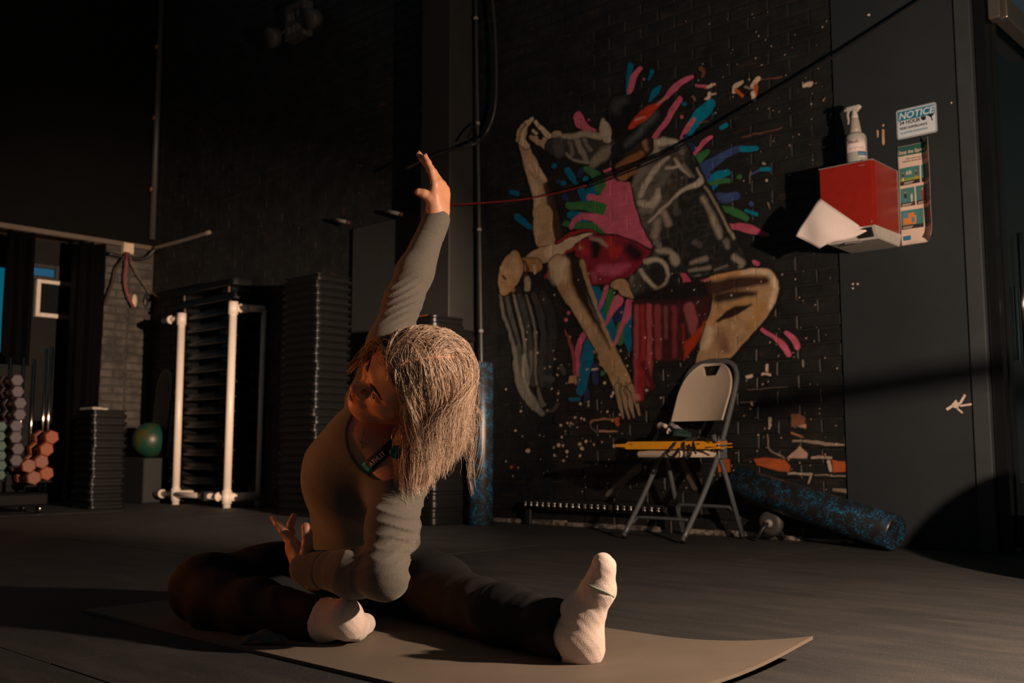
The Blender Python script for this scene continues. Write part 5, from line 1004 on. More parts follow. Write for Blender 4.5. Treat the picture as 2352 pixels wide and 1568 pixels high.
# ================================================================== THE PERSON
class Field:
    """smooth signed-distance solid, meshed with sparse surface nets"""
    def __init__(s): s.p = []; s.disp = None
    def cone(s, a, b, ra, rb, k=.02, op='u', sq=None):
        s.p.append(('c', np.array(a, float), np.array(b, float), float(ra), float(rb), k, op, sq)); return s
    def chain(s, pts, k=.02, sq=None):
        for (a, ra), (b, rb) in zip(pts, pts[1:]): s.cone(a, b, ra, rb, k, 'u', sq)
        return s
    def ell(s, c, ax, r, k=.02, op='u'):
        s.p.append(('e', np.array(c, float), np.array(ax, float), np.array(r, float), None, k, op, None)); return s
    def bounds(s, q):
        if q[0] == 'c':
            r = max(q[3], q[4]) * (1.0 if q[7] is None else 1.6); return np.minimum(q[1], q[2]) - r, np.maximum(q[1], q[2]) + r
        r = q[3].max(); return q[1] - r, q[1] + r
    @staticmethod
    def prim(q, P):
        if q[0] == 'c':
            a, b, ra, rb, sq = q[1], q[2], q[3], q[4], q[7]
            ab = b - a; L2 = ab @ ab + 1e-12; pa = P - a; t = np.clip((pa @ ab) / L2, 0, 1); dv = pa - t[..., None] * ab
            if sq is not None:      # flatten: direction, factor (<1 thinner, >1 wider)
                n, fct = sq; c = dv @ n; dv = dv + (c / fct - c)[..., None] * n
            return np.sqrt((dv * dv).sum(-1)) - (ra + (rb - ra) * t)
        d = (P - q[1]) @ q[2].T; k0 = np.sqrt(((d / q[3]) ** 2).sum(-1)); k1 = np.sqrt(((d / q[3] ** 2) ** 2).sum(-1)) + 1e-9
        return k0 * (k0 - 1) / k1
    @staticmethod
    def comb(A, d, k, op):
        if op == 'u': h = np.maximum(k - np.abs(A - d), 0) / max(k, 1e-6); return np.minimum(A, d) - h * h * k * .25
        d = -d; h = np.maximum(k - np.abs(A - d), 0) / max(k, 1e-6); return np.maximum(A, d) + h * h * k * .25
    def eval(s, P):
        A = np.full(P.shape[:-1], 1.0)
        for q in s.p: A = s.comb(A, s.prim(q, P), q[5], q[6])
        if s.disp is not None: A = A + s.disp(P)
        return A
    def hit(s, x, y, d0, d1, extra=0.0):
        t = np.arange(d0, d1, .0015); r = ray(x, y); P = CAM + t[:, None] * r; v = s.eval(P) - extra; i = int(np.argmax(v < 0))
        if not (v < 0).any(): return P[len(P) // 2]
        if i == 0: return P[0]
        w = v[i - 1] / (v[i - 1] - v[i] + 1e-9); return P[i - 1] * (1 - w) + P[i] * w
    def mesh(s, h):
        lo = np.min([s.bounds(q)[0] for q in s.p if q[6] == 'u'], 0) - .03; hi = np.max([s.bounds(q)[1] for q in s.p if q[6] == 'u'], 0) + .03
        B = 16; nb = np.ceil((hi - lo) / (h * B)).astype(int)
        bi = np.stack(np.meshgrid(*[np.arange(n) for n in nb], indexing='ij'), -1).reshape(-1, 3)
        cen = lo + (bi + .5) * h * B; act = np.abs(s.eval(cen)) < h * B * .87 * 1.5 + .012; bi = bi[act]
        g = np.stack(np.meshgrid(*[np.arange(B + 1)] * 3, indexing='ij'), -1).reshape(-1, 3)
        V = np.full((len(bi), len(g)), 1.0, np.float32); b0 = lo + bi * h * B; b1 = b0 + h * B
        for q in s.p:
            l, u = s.bounds(q); m = q[5] + 3 * h + .02; sel = np.where(np.all((b1 > l - m) & (b0 < u + m), 1))[0]
            for c in range(0, len(sel), 200):
                ss = sel[c:c + 200]; P = b0[ss][:, None, :] + g[None] * h; V[ss] = s.comb(V[ss], s.prim(q, P), q[5], q[6])
        if s.disp is not None:
            for c in range(0, len(bi), 200): P = b0[c:c + 200][:, None, :] + g[None] * h; V[c:c + 200] += s.disp(P)
        V = V.reshape(-1, B + 1, B + 1, B + 1); S_ = V < 0
        N = nb * B + 2; key = lambda ijk: (ijk[..., 0] * N[1] + ijk[..., 1]) * N[2] + ijk[..., 2]
        cnt = sum(S_[:, i:B + i, j:B + j, k:B + k].astype(np.int8) for i in (0, 1) for j in (0, 1) for k in (0, 1))
        bb, ci, cj, ck = np.where((cnt > 0) & (cnt < 8)); cell = np.stack([ci, cj, ck], -1)
        acc = np.zeros((len(bb), 3)); num = np.zeros(len(bb))
        cor = [(0, 0, 0), (1, 0, 0), (0, 1, 0), (1, 1, 0), (0, 0, 1), (1, 0, 1), (0, 1, 1), (1, 1, 1)]
        val = [V[bb, ci + a, cj + b, ck + c] for a, b, c in cor]
        for i in range(8):
            for j in range(i + 1, 8):
                if sum(abs(cor[i][t] - cor[j][t]) for t in range(3)) != 1: continue
                x = (val[i] < 0) != (val[j] < 0); t = np.where(x, val[i] / (val[i] - val[j] + 1e-12), 0)
                p = np.array(cor[i]) + t[:, None] * (np.array(cor[j]) - np.array(cor[i])); acc += p * x[:, None]; num += x
        pos = lo + (bi[bb] * B + cell + acc / num[:, None]) * h
        ids = key(bi[bb] * B + cell); o = np.argsort(ids); sid = ids[o]
        faces = []
        for ax in range(3):
            e = [0, 0, 0]; e[ax] = 1
            A = S_[:, :B, :B, :B]; Bv = S_[:, e[0]:B + e[0], e[1]:B + e[1], e[2]:B + e[2]]
            b_, i_, j_, k_ = np.where(A != Bv); G = bi[b_] * B + np.stack([i_, j_, k_], -1); flip = A[b_, i_, j_, k_]
            u, w = [(1, 2), (2, 0), (0, 1)][ax]; q = []
            for du, dw in ((1, 1), (0, 1), (0, 0), (1, 0)):
                C = G.copy(); C[:, u] -= du; C[:, w] -= dw; kk = key(C); r = np.clip(np.searchsorted(sid, kk), 0, len(sid) - 1)
                q.append(np.where((sid[r] == kk) & (C.min(1) >= 0), o[r], -1))
            q = np.stack(q, -1); q[~flip] = q[~flip][:, ::-1]; faces.append(q[(q >= 0).all(1)])
        return pos, np.concatenate(faces)
def np_mesh(V, Fq, name='m', smooth=True, cols=None):
    me = bpy.data.meshes.new(name); me.vertices.add(len(V)); me.vertices.foreach_set('co', V.astype(np.float32).ravel())
    n = Fq.shape[1]; me.loops.add(Fq.size); me.loops.foreach_set('vertex_index', Fq.astype(np.int32).ravel())
    me.polygons.add(len(Fq)); me.polygons.foreach_set('loop_start', np.arange(0, Fq.size, n, dtype=np.int32)); me.update(calc_edges=True)
    if cols is not None:
        ca = me.color_attributes.new('Col', 'FLOAT_COLOR', 'POINT'); ca.data.foreach_set('color', np.concatenate([cols, np.ones((len(cols), 1))], 1).astype(np.float32).ravel())
    if smooth: me.shade_smooth()
    return me
def relax(V, Fq, it=2, lam=.5):
    n = len(V)
    for _ in range(it):
        A = np.zeros((n, 3)); W_ = np.zeros(n)
        for a in range(4):
            for b in ((a + 1) % 4, (a + 3) % 4): np.add.at(A, Fq[:, a], V[Fq[:, b]]); np.add.at(W_, Fq[:, a], 1)
        V = V + lam * (A / np.maximum(W_, 1)[:, None] - V)
    return V

TOC = -FWD                                            # toward the camera
def cam_vec(x, y, z): return RIGHT * x + UP * y + TOC * z
# ---- joints (picture x, y, distance)
pelvis = at(858, 1322, 2.45); waist = at(842, 1215, 2.36); chest = at(834, 1092, 2.25); upchest = at(862, 1018, 2.20); neck0 = at(882, 1000, 2.215)
HC = at(940, 874, 2.065)
HR = cam_vec(-.263, .878, -.401); HF = cam_vec(-.834, .001, .551); HU = cam_vec(.484, .479, .732)
HM = np.stack([HR, HF, HU])
hp = lambda r, f_, u: HC + HR * r + HF * f_ + HU * u
shL = at(914, 1112, 2.11); elL = at(884, 1325, 1.935); wrL = at(704, 1303, 2.06)
shR = at(852, 925, 2.36); elR = at(926, 690, 2.47); wrR = at(1004, 500, 2.55)
hipL = at(925, 1322, 2.47); knL = at(1098, 1402, 2.12); anL = at(1288, 1447, 1.865)
hipR = at(792, 1326, 2.43); knR = at(470, 1352, 2.28); shnR = at(505, 1388, 2.215); anR = at(738, 1424, 2.04)

def torso(F, g):
    """g: growth of the clothing over the skin"""
    F.ell(pelvis, np.stack([np.array([1, 0, 0]), np.array([0, 1, 0]), np.array([0, 0, 1])]), np.array([.165, .115, .088]) + g, .03)
    F.chain([(pelvis + [0, 0, .03], .088 + g), (waist, .110 + g), (chest, .119 + g), (upchest, .082 + g)], .06)
    F.cone(upchest, shL, .072 + g, .054 + g, .05); F.cone(upchest + (chest - upchest) * .3, shR, .080 + g, .050 + g, .06)
    F.ell(chest + TOC * .065 + RIGHT * -.030 + UP * -.01, np.stack([RIGHT, UP, TOC]), np.array([.055, .052, .05]) + g, .05)
    F.ell(chest + TOC * .075 + RIGHT * .062 + UP * -.045, np.stack([RIGHT, UP, TOC]), np.array([.052, .05, .05]) + g, .05)
def armL(F, g, t=1.0): F.chain([(shL, .055 * t + g), ((shL + elL) / 2, .045 * t + g), (elL, .037 * t + g)], .025); F.chain([(elL, .037 * t + g), (elL * .62 + wrL * .38, .040 * t + g), (wrL, .027 * t + g)], .02)
def armR(F, g, t=1.0): F.chain([(shR, .052 * t + g), (shR * .45 + elR * .55, .045 * t + g), (elR, .040 * t + g)], .025); F.chain([(elR, .040 * t + g), (elR * .66 + wrR * .34, .0395 * t + g), (wrR, .0265 * t + g)], .02)
def legs(F, g, t=1.0):
    F.chain([(hipL, .090 * t + g), (hipL * .5 + knL * .5, .073 * t + g), (knL, .055 * t + g), (knL * .62 + anL * .38, .055 * t + g), (anL, .043 * t + g)], .03)
    F.chain([(hipR, .088 * t + g), (hipR * .45 + knR * .55, .078 * t + g), (knR, .066 * t + g)], .04); F.chain([(knR, .064 * t + g), (shnR, .058 * t + g), (shnR * .6 + anR * .4, .055 * t + g), (anR, .041 * t + g)], .03)

# ---- hands
def finger(F, base, tip_dirs, lens, r0, r1):
    p = np.array(base, float); r = r0; n = len(lens)
    for i, (d, L) in enumerate(zip(tip_dirs, lens)):
        d = np.array(d, float); d /= np.linalg.norm(d); q = p + d * L; rn = r0 + (r1 - r0) * (i + 1) / n
        F.cone(p, q, r, rn, .004); p, r = q, rn
    return p, d
NAILS = []
def handR(F):
    c = cam_vec
    W = c(-.45, .02, .89); ax = c(.10, .99, .02); kn = []
    for i, (w, up_) in enumerate(((.028, .080), (.010, .087), (-.008, .084), (-.025, .075))):
        k = wrR + ax * up_ + W * w; kn.append(k); F.cone(wrR + W * w * .6 + ax * .010, k, .0165, .0110, .014)
    F.cone(wrR + W * .016 + ax * .022, wrR + W * .026 + ax * .050, .018, .014, .016)
    F.cone(wrR + W * -.018 + ax * .020, wrR + W * -.022 + ax * .060, .0165, .012, .016)
    F.cone(wrR - ax * .03, wrR + ax * .02, .0245, .024, .015)
    for i, (L, bend) in enumerate((((.034, .022, .017), -.20), ((.041, .027, .019), .10), ((.039, .025, .018), .20), ((.031, .019, .016), .26))):
        d1 = c(-.40 - bend, .90, .05); d2 = c(-.55 - bend, .82, -.02); d3 = c(-.60 - bend, .78, -.04)
        tip, d = finger(F, kn[i], (d1, d2, d3), L, .0097 - .0008 * (i == 3), .0070); NAILS.append((tip, d, c(.78, .6, .2)))
    tip, d = finger(F, wrR + W * .024 + ax * .034, (c(-.55, .76, .35), c(-.80, .52, .25), c(-.94, .30, .1)), (.016, .017, .014), .0145, .0100); NAILS.append((tip, d, c(-.25, .2, .95)))
def handL(F):
    c = cam_vec; ax = c(-.58, .74, -.34); ax /= np.linalg.norm(ax); W = c(-.30, -.42, -.86); W /= np.linalg.norm(W); kn = []
    for i, (w, up_) in enumerate(((-.018, .056), (-.002, .062), (.014, .058), (.028, .050))):
        k = wrL + ax * up_ + W * w; kn.append(k); F.cone(wrL + W * w * .55 + ax * .005, k, .0160, .0108, .013)
    F.cone(wrL - ax * .03, wrL + ax * .015, .0230, .0225, .014); F.cone(wrL + ax * .02 + W * .01, wrL + ax * .045 + W * .01, .0165, .0145, .015)
    tip, d = finger(F, wrL + ax * .026 + W * -.022 + c(.010, 0, 0), (c(.10, .90, .10), c(-.02, .94, -.15), c(-.22, .90, -.2)), (.020, .020, .016), .0125, .0090); NAILS.append((tip, d, c(-.1, .2, .97)))
    for i, dirs in enumerate(((c(-.66, .62, -.35), c(-.66, .60, -.45), c(-.60, .62, -.5)), (c(-.30, .55, -.75), c(.05, .75, -.65), c(.25, .8, -.5)), (c(-.40, .30, -.85), c(-.1, .25, -.95), c(.3, .1, -.9)), (c(-.40, .15, -.85), c(0, .05, -.98), c(.4, -.1, -.8)))):
        L = ((.033, .021, .017), (.030, .020, .017), (.032, .021, .016), (.026, .017, .015))[i]
        tip, d = finger(F, kn[i], dirs, L, .0094, .0070)
        if i == 0: NAILS.append((tip, d, c(-.5, .2, .8)))

# ---- head, face
def head(F):
    E = HM
    F.ell(hp(0, -.012, .028), E, (.073, .092, .098), .02)
    F.ell(hp(0, .028, -.035), E, (.057, .058, .078), .035)
    F.cone(hp(-.016, .062, -.094), hp(.016, .062, -.094), .021, .021, .025); F.cone(hp(-.004, .078, -.100), hp(.004, .078, -.100), .015, .015, .018)
    for s in (-1, 1):
        F.cone(hp(s * .052, .000, -.060), hp(s * .022, .062, -.098), .016, .015, .022)
        F.ell(hp(s * .040, .052, -.026), E, (.024, .024, .022), .025)
        F.cone(hp(s * .012, .083, .018), hp(s * .044, .066, .016), .011, .009, .018)
    F.ell(hp(0, .050, .042), E, (.051, .032, .043), .03)
    for s in (-1, 1): F.ell(hp(s * .031, .094, -.002), E, (.018, .016, .011), .014, 's')
    F.cone(hp(0, .084, .006), hp(0, .106, -.028), .0062, .0088, .012); F.ell(hp(0, .107, -.032), E, (.0088, .0095, .0082), .008)
    for s in (-1, 1):
        F.ell(hp(s * .0105, .096, -.037), E, (.0075, .010, .0065), .006)
        F.ell(hp(s * .031, .0760, -.002), E, (.0160, .0120, .0110), .006)      # lids
    for s in (-1, 1): F.ell(hp(s * .0315, .0920, -.0030), E, (.0130, .0088, .0052), .002, 's')
    F.ell(hp(0, .084, -.062), E, (.026, .016, .020), .016)
    F.cone(hp(-.022, .087, -.0610), hp(0, .0980, -.0575), .004, .0058, .005); F.cone(hp(.022, .087, -.0610), hp(0, .0980, -.0575), .004, .0058, .005)
    F.cone(hp(-.018, .0875, -.0665), hp(0, .0965, -.0700), .0045, .0070, .005); F.cone(hp(.018, .0875, -.0665), hp(0, .0965, -.0700), .0045, .0070, .005)
    F.cone(hp(-.020, .097, -.0636), hp(0, .104, -.0632), .0022, .0026, .003, 's'); F.cone(hp(.020, .097, -.0636), hp(0, .104, -.0632), .0022, .0026, .003, 's')
    for s in (-1, 1):  # ears
        F.ell(hp(s * .072, -.012, -.015), np.stack([HR, HF * .95 - HU * .3, HU * .95 + HF * .3]), (.008, .017, .030), .008); F.ell(hp(s * .073, -.004, -.043), E, (.006, .009, .010), .006)
def neck(F, g=0): F.chain([(neck0 - TOC * .012, .050 + g), (neck0 * .5 + hp(0, -.030, -.075) * .5 - TOC * .012, .043 + g), (hp(0, -.030, -.050), .046 + g)], .016); F.cone(upchest + TOC * .02, shL + (upchest - shL) * .3 + UP * .02, .05, .04, .03)

body = Field(); torso(body, -.004); neck(body); head(body); armL(body, -.007, .95); armR(body, -.007, .95); handR(body); handL(body); legs(body, -.012, .85)
body.chain([(anL, .03), (at(1330, 1480, 1.83), .026), (at(1345, 1420, 1.83), .026), (at(1376, 1352, 1.815), .018), (at(1384, 1300, 1.815), .010)], .02)
body.chain([(anR, .03), (at(790, 1424, 1.99), .026), (at(812, 1432, 2.05), .020)], .02)
BV, BF = body.mesh(.0021); BV = relax(BV, BF, 1, .4); BV[:, 2] = np.maximum(BV[:, 2], .0105)
# skin colouring: lips, brows, nails-free tone changes
def skin_cols(V):
    d = (V - HC) @ HM.T; r_, f_, u_ = d.T
    c = np.tile(np.array([.60, .30, .185]), (len(V), 1))
    nz = (np.sin(V @ np.array([130, 70, 40])) * np.sin(V @ np.array([-60, 110, 90])) * .5 + .5)[:, None]; c = c * (1 - .10 * nz) + np.array([.55, .22, .13]) * .10 * nz
    def blend(m, col, k): nonlocal c; m = np.clip(m, 0, 1)[:, None] * k; c = c * (1 - m) + np.array(col) * m
    lip = np.exp(-((r_ / .019) ** 4)) * np.exp(-(((u_ + .0635) / .0085) ** 4)) * (f_ > .078); blend(lip, (.34, .075, .06), .85)
    for s in (-1, 1):
        br = np.exp(-(((r_ * s - .030) / .018) ** 4)) * np.exp(-(((u_ - .0165 + .10 * np.abs(r_ * s - .025)) / .0055) ** 2)) * (f_ > .05); blend(br, (.09, .05, .03), .92)
        lash = np.exp(-(((r_ * s - .031) / .014) ** 4)) * np.exp(-(((u_ + .0005) / .0032) ** 2)) * (f_ > .07); blend(lash, (.07, .04, .03), .75)
        blend(np.exp(-(((r_ * s - .042) / .018) ** 2 + ((u_ + .03) / .018) ** 2)) * (f_ > .03), (.62, .22, .14), .45)
    blend(np.exp(-((r_ / .014) ** 2 + ((u_ + .034) / .012) ** 2)) * (f_ > .09), (.62, .22, .14), .5)
    return c
person = empty('person', (pelvis[0], pelvis[1], .007), label='person in olive top and dark trousers in a seated side stretch on the mat', cat='person')
PO = np.array(person.location)
M_skin = attr_mat('skin', .48, .4, .12, 380, .12)
link('body', np_mesh(BV - PO, BF, cols=skin_cols(BV)), M_skin, person)
for s in (-1, 1):  # eyes
    e = link('eye', mesh_of(lathe_bm([(.0112 * math.cos(a), .0112 * math.sin(a)) for a in np.linspace(-1.55, 1.55, 12)], 18), smooth=True), mat('eye white', (.42, .37, .33), .2), person, hp(s * .0315, .0752, -.003) - PO)
    e.rotation_euler = Vector((HF * .95 + HU * .1).tolist()).to_track_quat('X', 'Z').to_euler()
    g_ = hp(s * .0315, .0752, -.003) + (HF * .98 + HU * .1) * .0106; i_ = link('iris', mesh_of(lathe_bm([(.0005, .0012), (.0055, .0006), (.0058, -.001)], 14), smooth=True), mat('dark iris', (.025, .018, .012), .15), person, g_ - PO); i_.rotation_euler = Vector(HF.tolist()).to_track_quat('Z', 'Y').to_euler()
for s in (-1, 1):   # eyebrows
    bp = []
    for t in np.linspace(0, 1, 7):
        o_ = hp(s * (.013 + .034 * t), .115, .0165 + .004 * math.sin(t * 2.4) - .006 * t * t); ts = np.arange(0, .07, .0008); vv = body.eval(o_ - ts[:, None] * HF); bp.append(o_ - HF * ts[int(np.argmax(vv < 0))] - PO)
    link('eyebrow', mesh_of(tube_bm(spline(bp, 3), [.0018 + .0016 * math.sin(math.pi * min(1, .15 + k / 19)) for k in range(19)], 6), smooth=True), mat('dark brown brow hair', (.07, .042, .028), .9), person)
M_nail = mat('fingernail', (.66, .36, .26), .3)
for tip, d, n in NAILS:
    n = n - d * (n @ d); n /= np.linalg.norm(n); w = np.cross(d, n); me = mesh_of(lathe_bm([(.0005, .0006), (.7, .0005), (1.0, -.0006)], 12))
    R3 = Matrix((w.tolist(), d.tolist(), n.tolist())).transposed(); me.transform(Matrix.Translation((tip + n * .0064 + d * .0005 - PO).tolist()) @ R3.to_4x4() @ Matrix.Diagonal((.0046, .0058, 1, 1))); link('nail', me, M_nail, person)

# ---- olive top
def folds(P, c, ax, R_, freq, amp, dirb):
    d = P - c; s = d @ ax; m = np.exp(-((d * d).sum(-1) / R_ ** 2)); ph = s * freq + (1.6 if freq < 100 else 1.1) * np.sin((d @ dirb) * 38) + (.8 if freq < 100 else .5) * np.sin((d @ (ax + dirb)) * 71); return amp * m * ((np.abs(np.sin(ph * .5)) ** .7) * 1.6 - .8 if freq > 100 else np.sin(ph))
top_f = Field(); torso(top_f, .002); armL(top_f, .005); armR(top_f, .0045)
top_f.p = [q for q in top_f.p if not (q[0] == 'e' and np.allclose(q[1], pelvis))]
uaL = (elL - shL) / np.linalg.norm(elL - shL); uaR = (elR - shR) / np.linalg.norm(elR - shR); fdL = (wrL - elL) / np.linalg.norm(wrL - elL); fdR = (wrR - elR) / np.linalg.norm(wrR - elR)
top_f.cone(wrL - fdL * .055, wrL - fdL * .002, .034, .0335, .01); top_f.cone(wrR - fdR * .055, wrR - fdR * .004, .033, .0325, .01)
def top_disp(P):
    A = folds(P, (shL * .42 + elL * .58) + RIGHT * .04, cam_vec(.18, 1, .0), .075, 310, .0055, RIGHT) + folds(P, elL + uaL * -.03, cam_vec(-.45, .9, 0), .055, 300, .0040, UP) + folds(P, shL + RIGHT * .03 - UP * .05, cam_vec(.45, .9, 0), .055, 290, .0050, RIGHT)
    A = A + folds(P, elR - uaR * .01 + TOC * .03, cam_vec(-.55, .83, 0), .055, 420, .0050, RIGHT) + folds(P, waist + RIGHT * .07, UP + RIGHT * .5, .09, 130, .004, RIGHT) + folds(P, waist - RIGHT * .08, UP - RIGHT * .3, .08, 120, .003, RIGHT) + folds(P, elL * .6 + wrL * .4, fdL, .06, 170, .002, UP)
    A = A + .0012 * np.sin(P @ np.array([31, 17, 23])) * np.sin(P @ np.array([-19, 29, 37]))
    for wr, fd in ((wrL, fdL), (wrR, fdR)):          # cuff seam
        s = (P - (wr - fd * .058)) @ fd; near = ((P - wr) ** 2).sum(-1) < .11 ** 2; A = A + .0022 * np.exp(-(s / .0025) ** 2) * near
    return A
top_f.disp = top_disp
# scooped neckline and cut ends
sc = at(866, 1004, 2.085)
top_f.ell(sc, np.stack([cam_vec(.93, .36, 0), cam_vec(-.36, .93, 0), TOC]), (.066, .088, .135), .004, 's')
top_f.ell(at(905, 930, 2.14), np.stack([RIGHT, UP, TOC]), (.075, .065, .11), .004, 's')
top_f.cone(wrL + fdL * .030, wrL + fdL * .12, .033, .05, .003, 's'); top_f.cone(wrR + fdR * .029, wrR + fdR * .12, .033, .05, .003, 's')
top_f.ell(pelvis - UP * .12 + cam_vec(-.02, 0, 0), np.stack([cam_vec(.97, .24, 0), cam_vec(-.24, .97, 0), TOC]), (.28, .150, .28), .004, 's')
TV, TF = top_f.mesh(.0028); TV = relax(TV, TF, 1, .3)
M_top = mat('olive knit', (.118, .108, .088), .9, var=.22, ns=260, bs=.25, sheen=.25, obj=False)
link('top', np_mesh(TV - PO, TF), M_top, person)
# ---- dark trousers
leg_f = Field(); legs(leg_f, .006)
leg_f.ell(pelvis, np.eye(3), np.array([.165, .115, .088]) + .005, .03); leg_f.cone(pelvis + [0, 0, .02], waist * .75 + pelvis * .25, .092, .104, .05)
shd = (anL - knL) / np.linalg.norm(anL - knL); thd = (knL - hipL) / np.linalg.norm(knL - hipL)
leg_f.cone(anL - shd * .03, anL + shd * .012, .052, .054, .012)
def leg_disp(P):
    A = folds(P, knL + shd * .06 + UP * .03, shd + UP * .7, .07, 99, .0030, UP) + folds(P, knL + shd * .20 + UP * .02, shd - UP * .8, .06, 80, .0028, RIGHT) + folds(P, knL - thd * .05 + UP * .03, thd - UP * .5, .06, 85, .0025, UP) + folds(P, hipL + thd * .05, thd + UP * .9, .08, 70, .003, RIGHT)
    return A + folds(P, shnR * .4 + anR * .6, (anR - shnR) / .3 + UP * .6, .09, 70, .0028, UP) + folds(P, knR, RIGHT + UP, .08, 50, .003, UP) + .0015 * np.sin(P @ np.array([41., 23, 31])) * np.sin(P @ np.array([-27., 43, 37]))
leg_f.disp = leg_disp
leg_f.cone(anL + shd * .050, anL + shd * .15, .044, .06, .003, 's'); adR = (anR - shnR) / np.linalg.norm(anR - shnR); leg_f.cone(anR + adR * .035, anR + adR * .16, .048, .06, .003, 's')
LV, LF = leg_f.mesh(.0042); LV = relax(LV, LF, 1, .4); LV[:, 2] = np.maximum(LV[:, 2], [mat_z(a, b) + .0063 if c < .03 else 0 for a, b, c in LV])
link('trousers', np_mesh(LV - PO, LF), mat('black brushed cotton', (.0085, .009, .0105), .85, var=.2, ns=200, bs=.2, spec=.25, obj=False), person)
# ---- socks
def sock_mat():
    m, nt, b = new_mat('white fluffy sock'); p = pos_node(nt); n = noise(nt, p, 520, 2)
    nt.links.new(mix(nt, ramp(nt, n, .3, .7), (.74, .62, .55), (.58, .46, .40)), b.inputs['Base Color']); b.inputs['Roughness'].default_value = .95; b.inputs['Sheen Weight'].default_value = .4
    bump(nt, b, n, .6, .002); return m
M_sock = sock_mat()
fo = Field(); D_ = TOC * .012
fo.chain([(anL - shd * .05, .036), (anL + shd * .01, .041), (at(1318, 1462, 1.845), .042)], .02)
fo.chain([(at(1331, 1488, 1.838), .0345), (at(1326, 1452, 1.838), .038), (at(1340, 1410, 1.835), .036), (at(1375, 1352, 1.82), .0285), (at(1386, 1303, 1.815), .0185), (at(1384, 1289, 1.815), .0140)], .018)
fo.chain([(at(1338, 1405, 1.85), .032), (at(1376, 1350, 1.855), .026), (at(1392, 1302, 1.85), .016), (at(1395, 1296, 1.85), .0125)], .015)
fo.cone(at(1352, 1492, 1.835), at(1346, 1470, 1.83), .028, .030, .02)
fo.disp = lambda P: .0004 * np.sin(P @ np.array([190., 130, 210])) * np.sin(P @ np.array([-150., 220, 120]))
V_, F_ = fo.mesh(.0024); V_ = relax(V_, F_, 1, .4); V_[:, 2] = np.maximum(V_[:, 2], [mat_z(a, b) + .0063 if c < .03 else 0 for a, b, c in V_]); link('sock', np_mesh(V_ - PO, F_), M_sock, person)
ln = [fo.hit(x, y, 1.70, 1.95) + TOC * .0006 - PO for x, y in ((1353, 1342), (1365, 1349), (1380, 1355), (1396, 1362), (1410, 1370))]
link('sock_stripe', mesh_of(tube_bm(spline(ln, 5), .0016, 6), smooth=True), mat('green sock thread', (.22, .32, .24), .9), person)
fr2 = Field(); fr2.chain([(anR - adR * .05, .038), (anR, .040), (at(790, 1420, 1.995), .0385)], .02)
fr2.chain([(at(797, 1408, 1.985), .0255), (at(803, 1434, 1.985), .0255), (at(816, 1438, 2.03), .026), (at(838, 1432, 2.11), .022)], .015)
fr2.disp = fo.disp if False else (lambda P: .0004 * np.sin(P @ np.array([190., 130, 210])) * np.sin(P @ np.array([-150., 220, 120])))
V_, F_ = fr2.mesh(.0024); V_ = relax(V_, F_, 1, .4); V_[:, 2] = np.maximum(V_[:, 2], [mat_z(a, b) + .0063 if c < .03 else 0 for a, b, c in V_]); link('sock', np_mesh(V_ - PO, F_), M_sock, person)

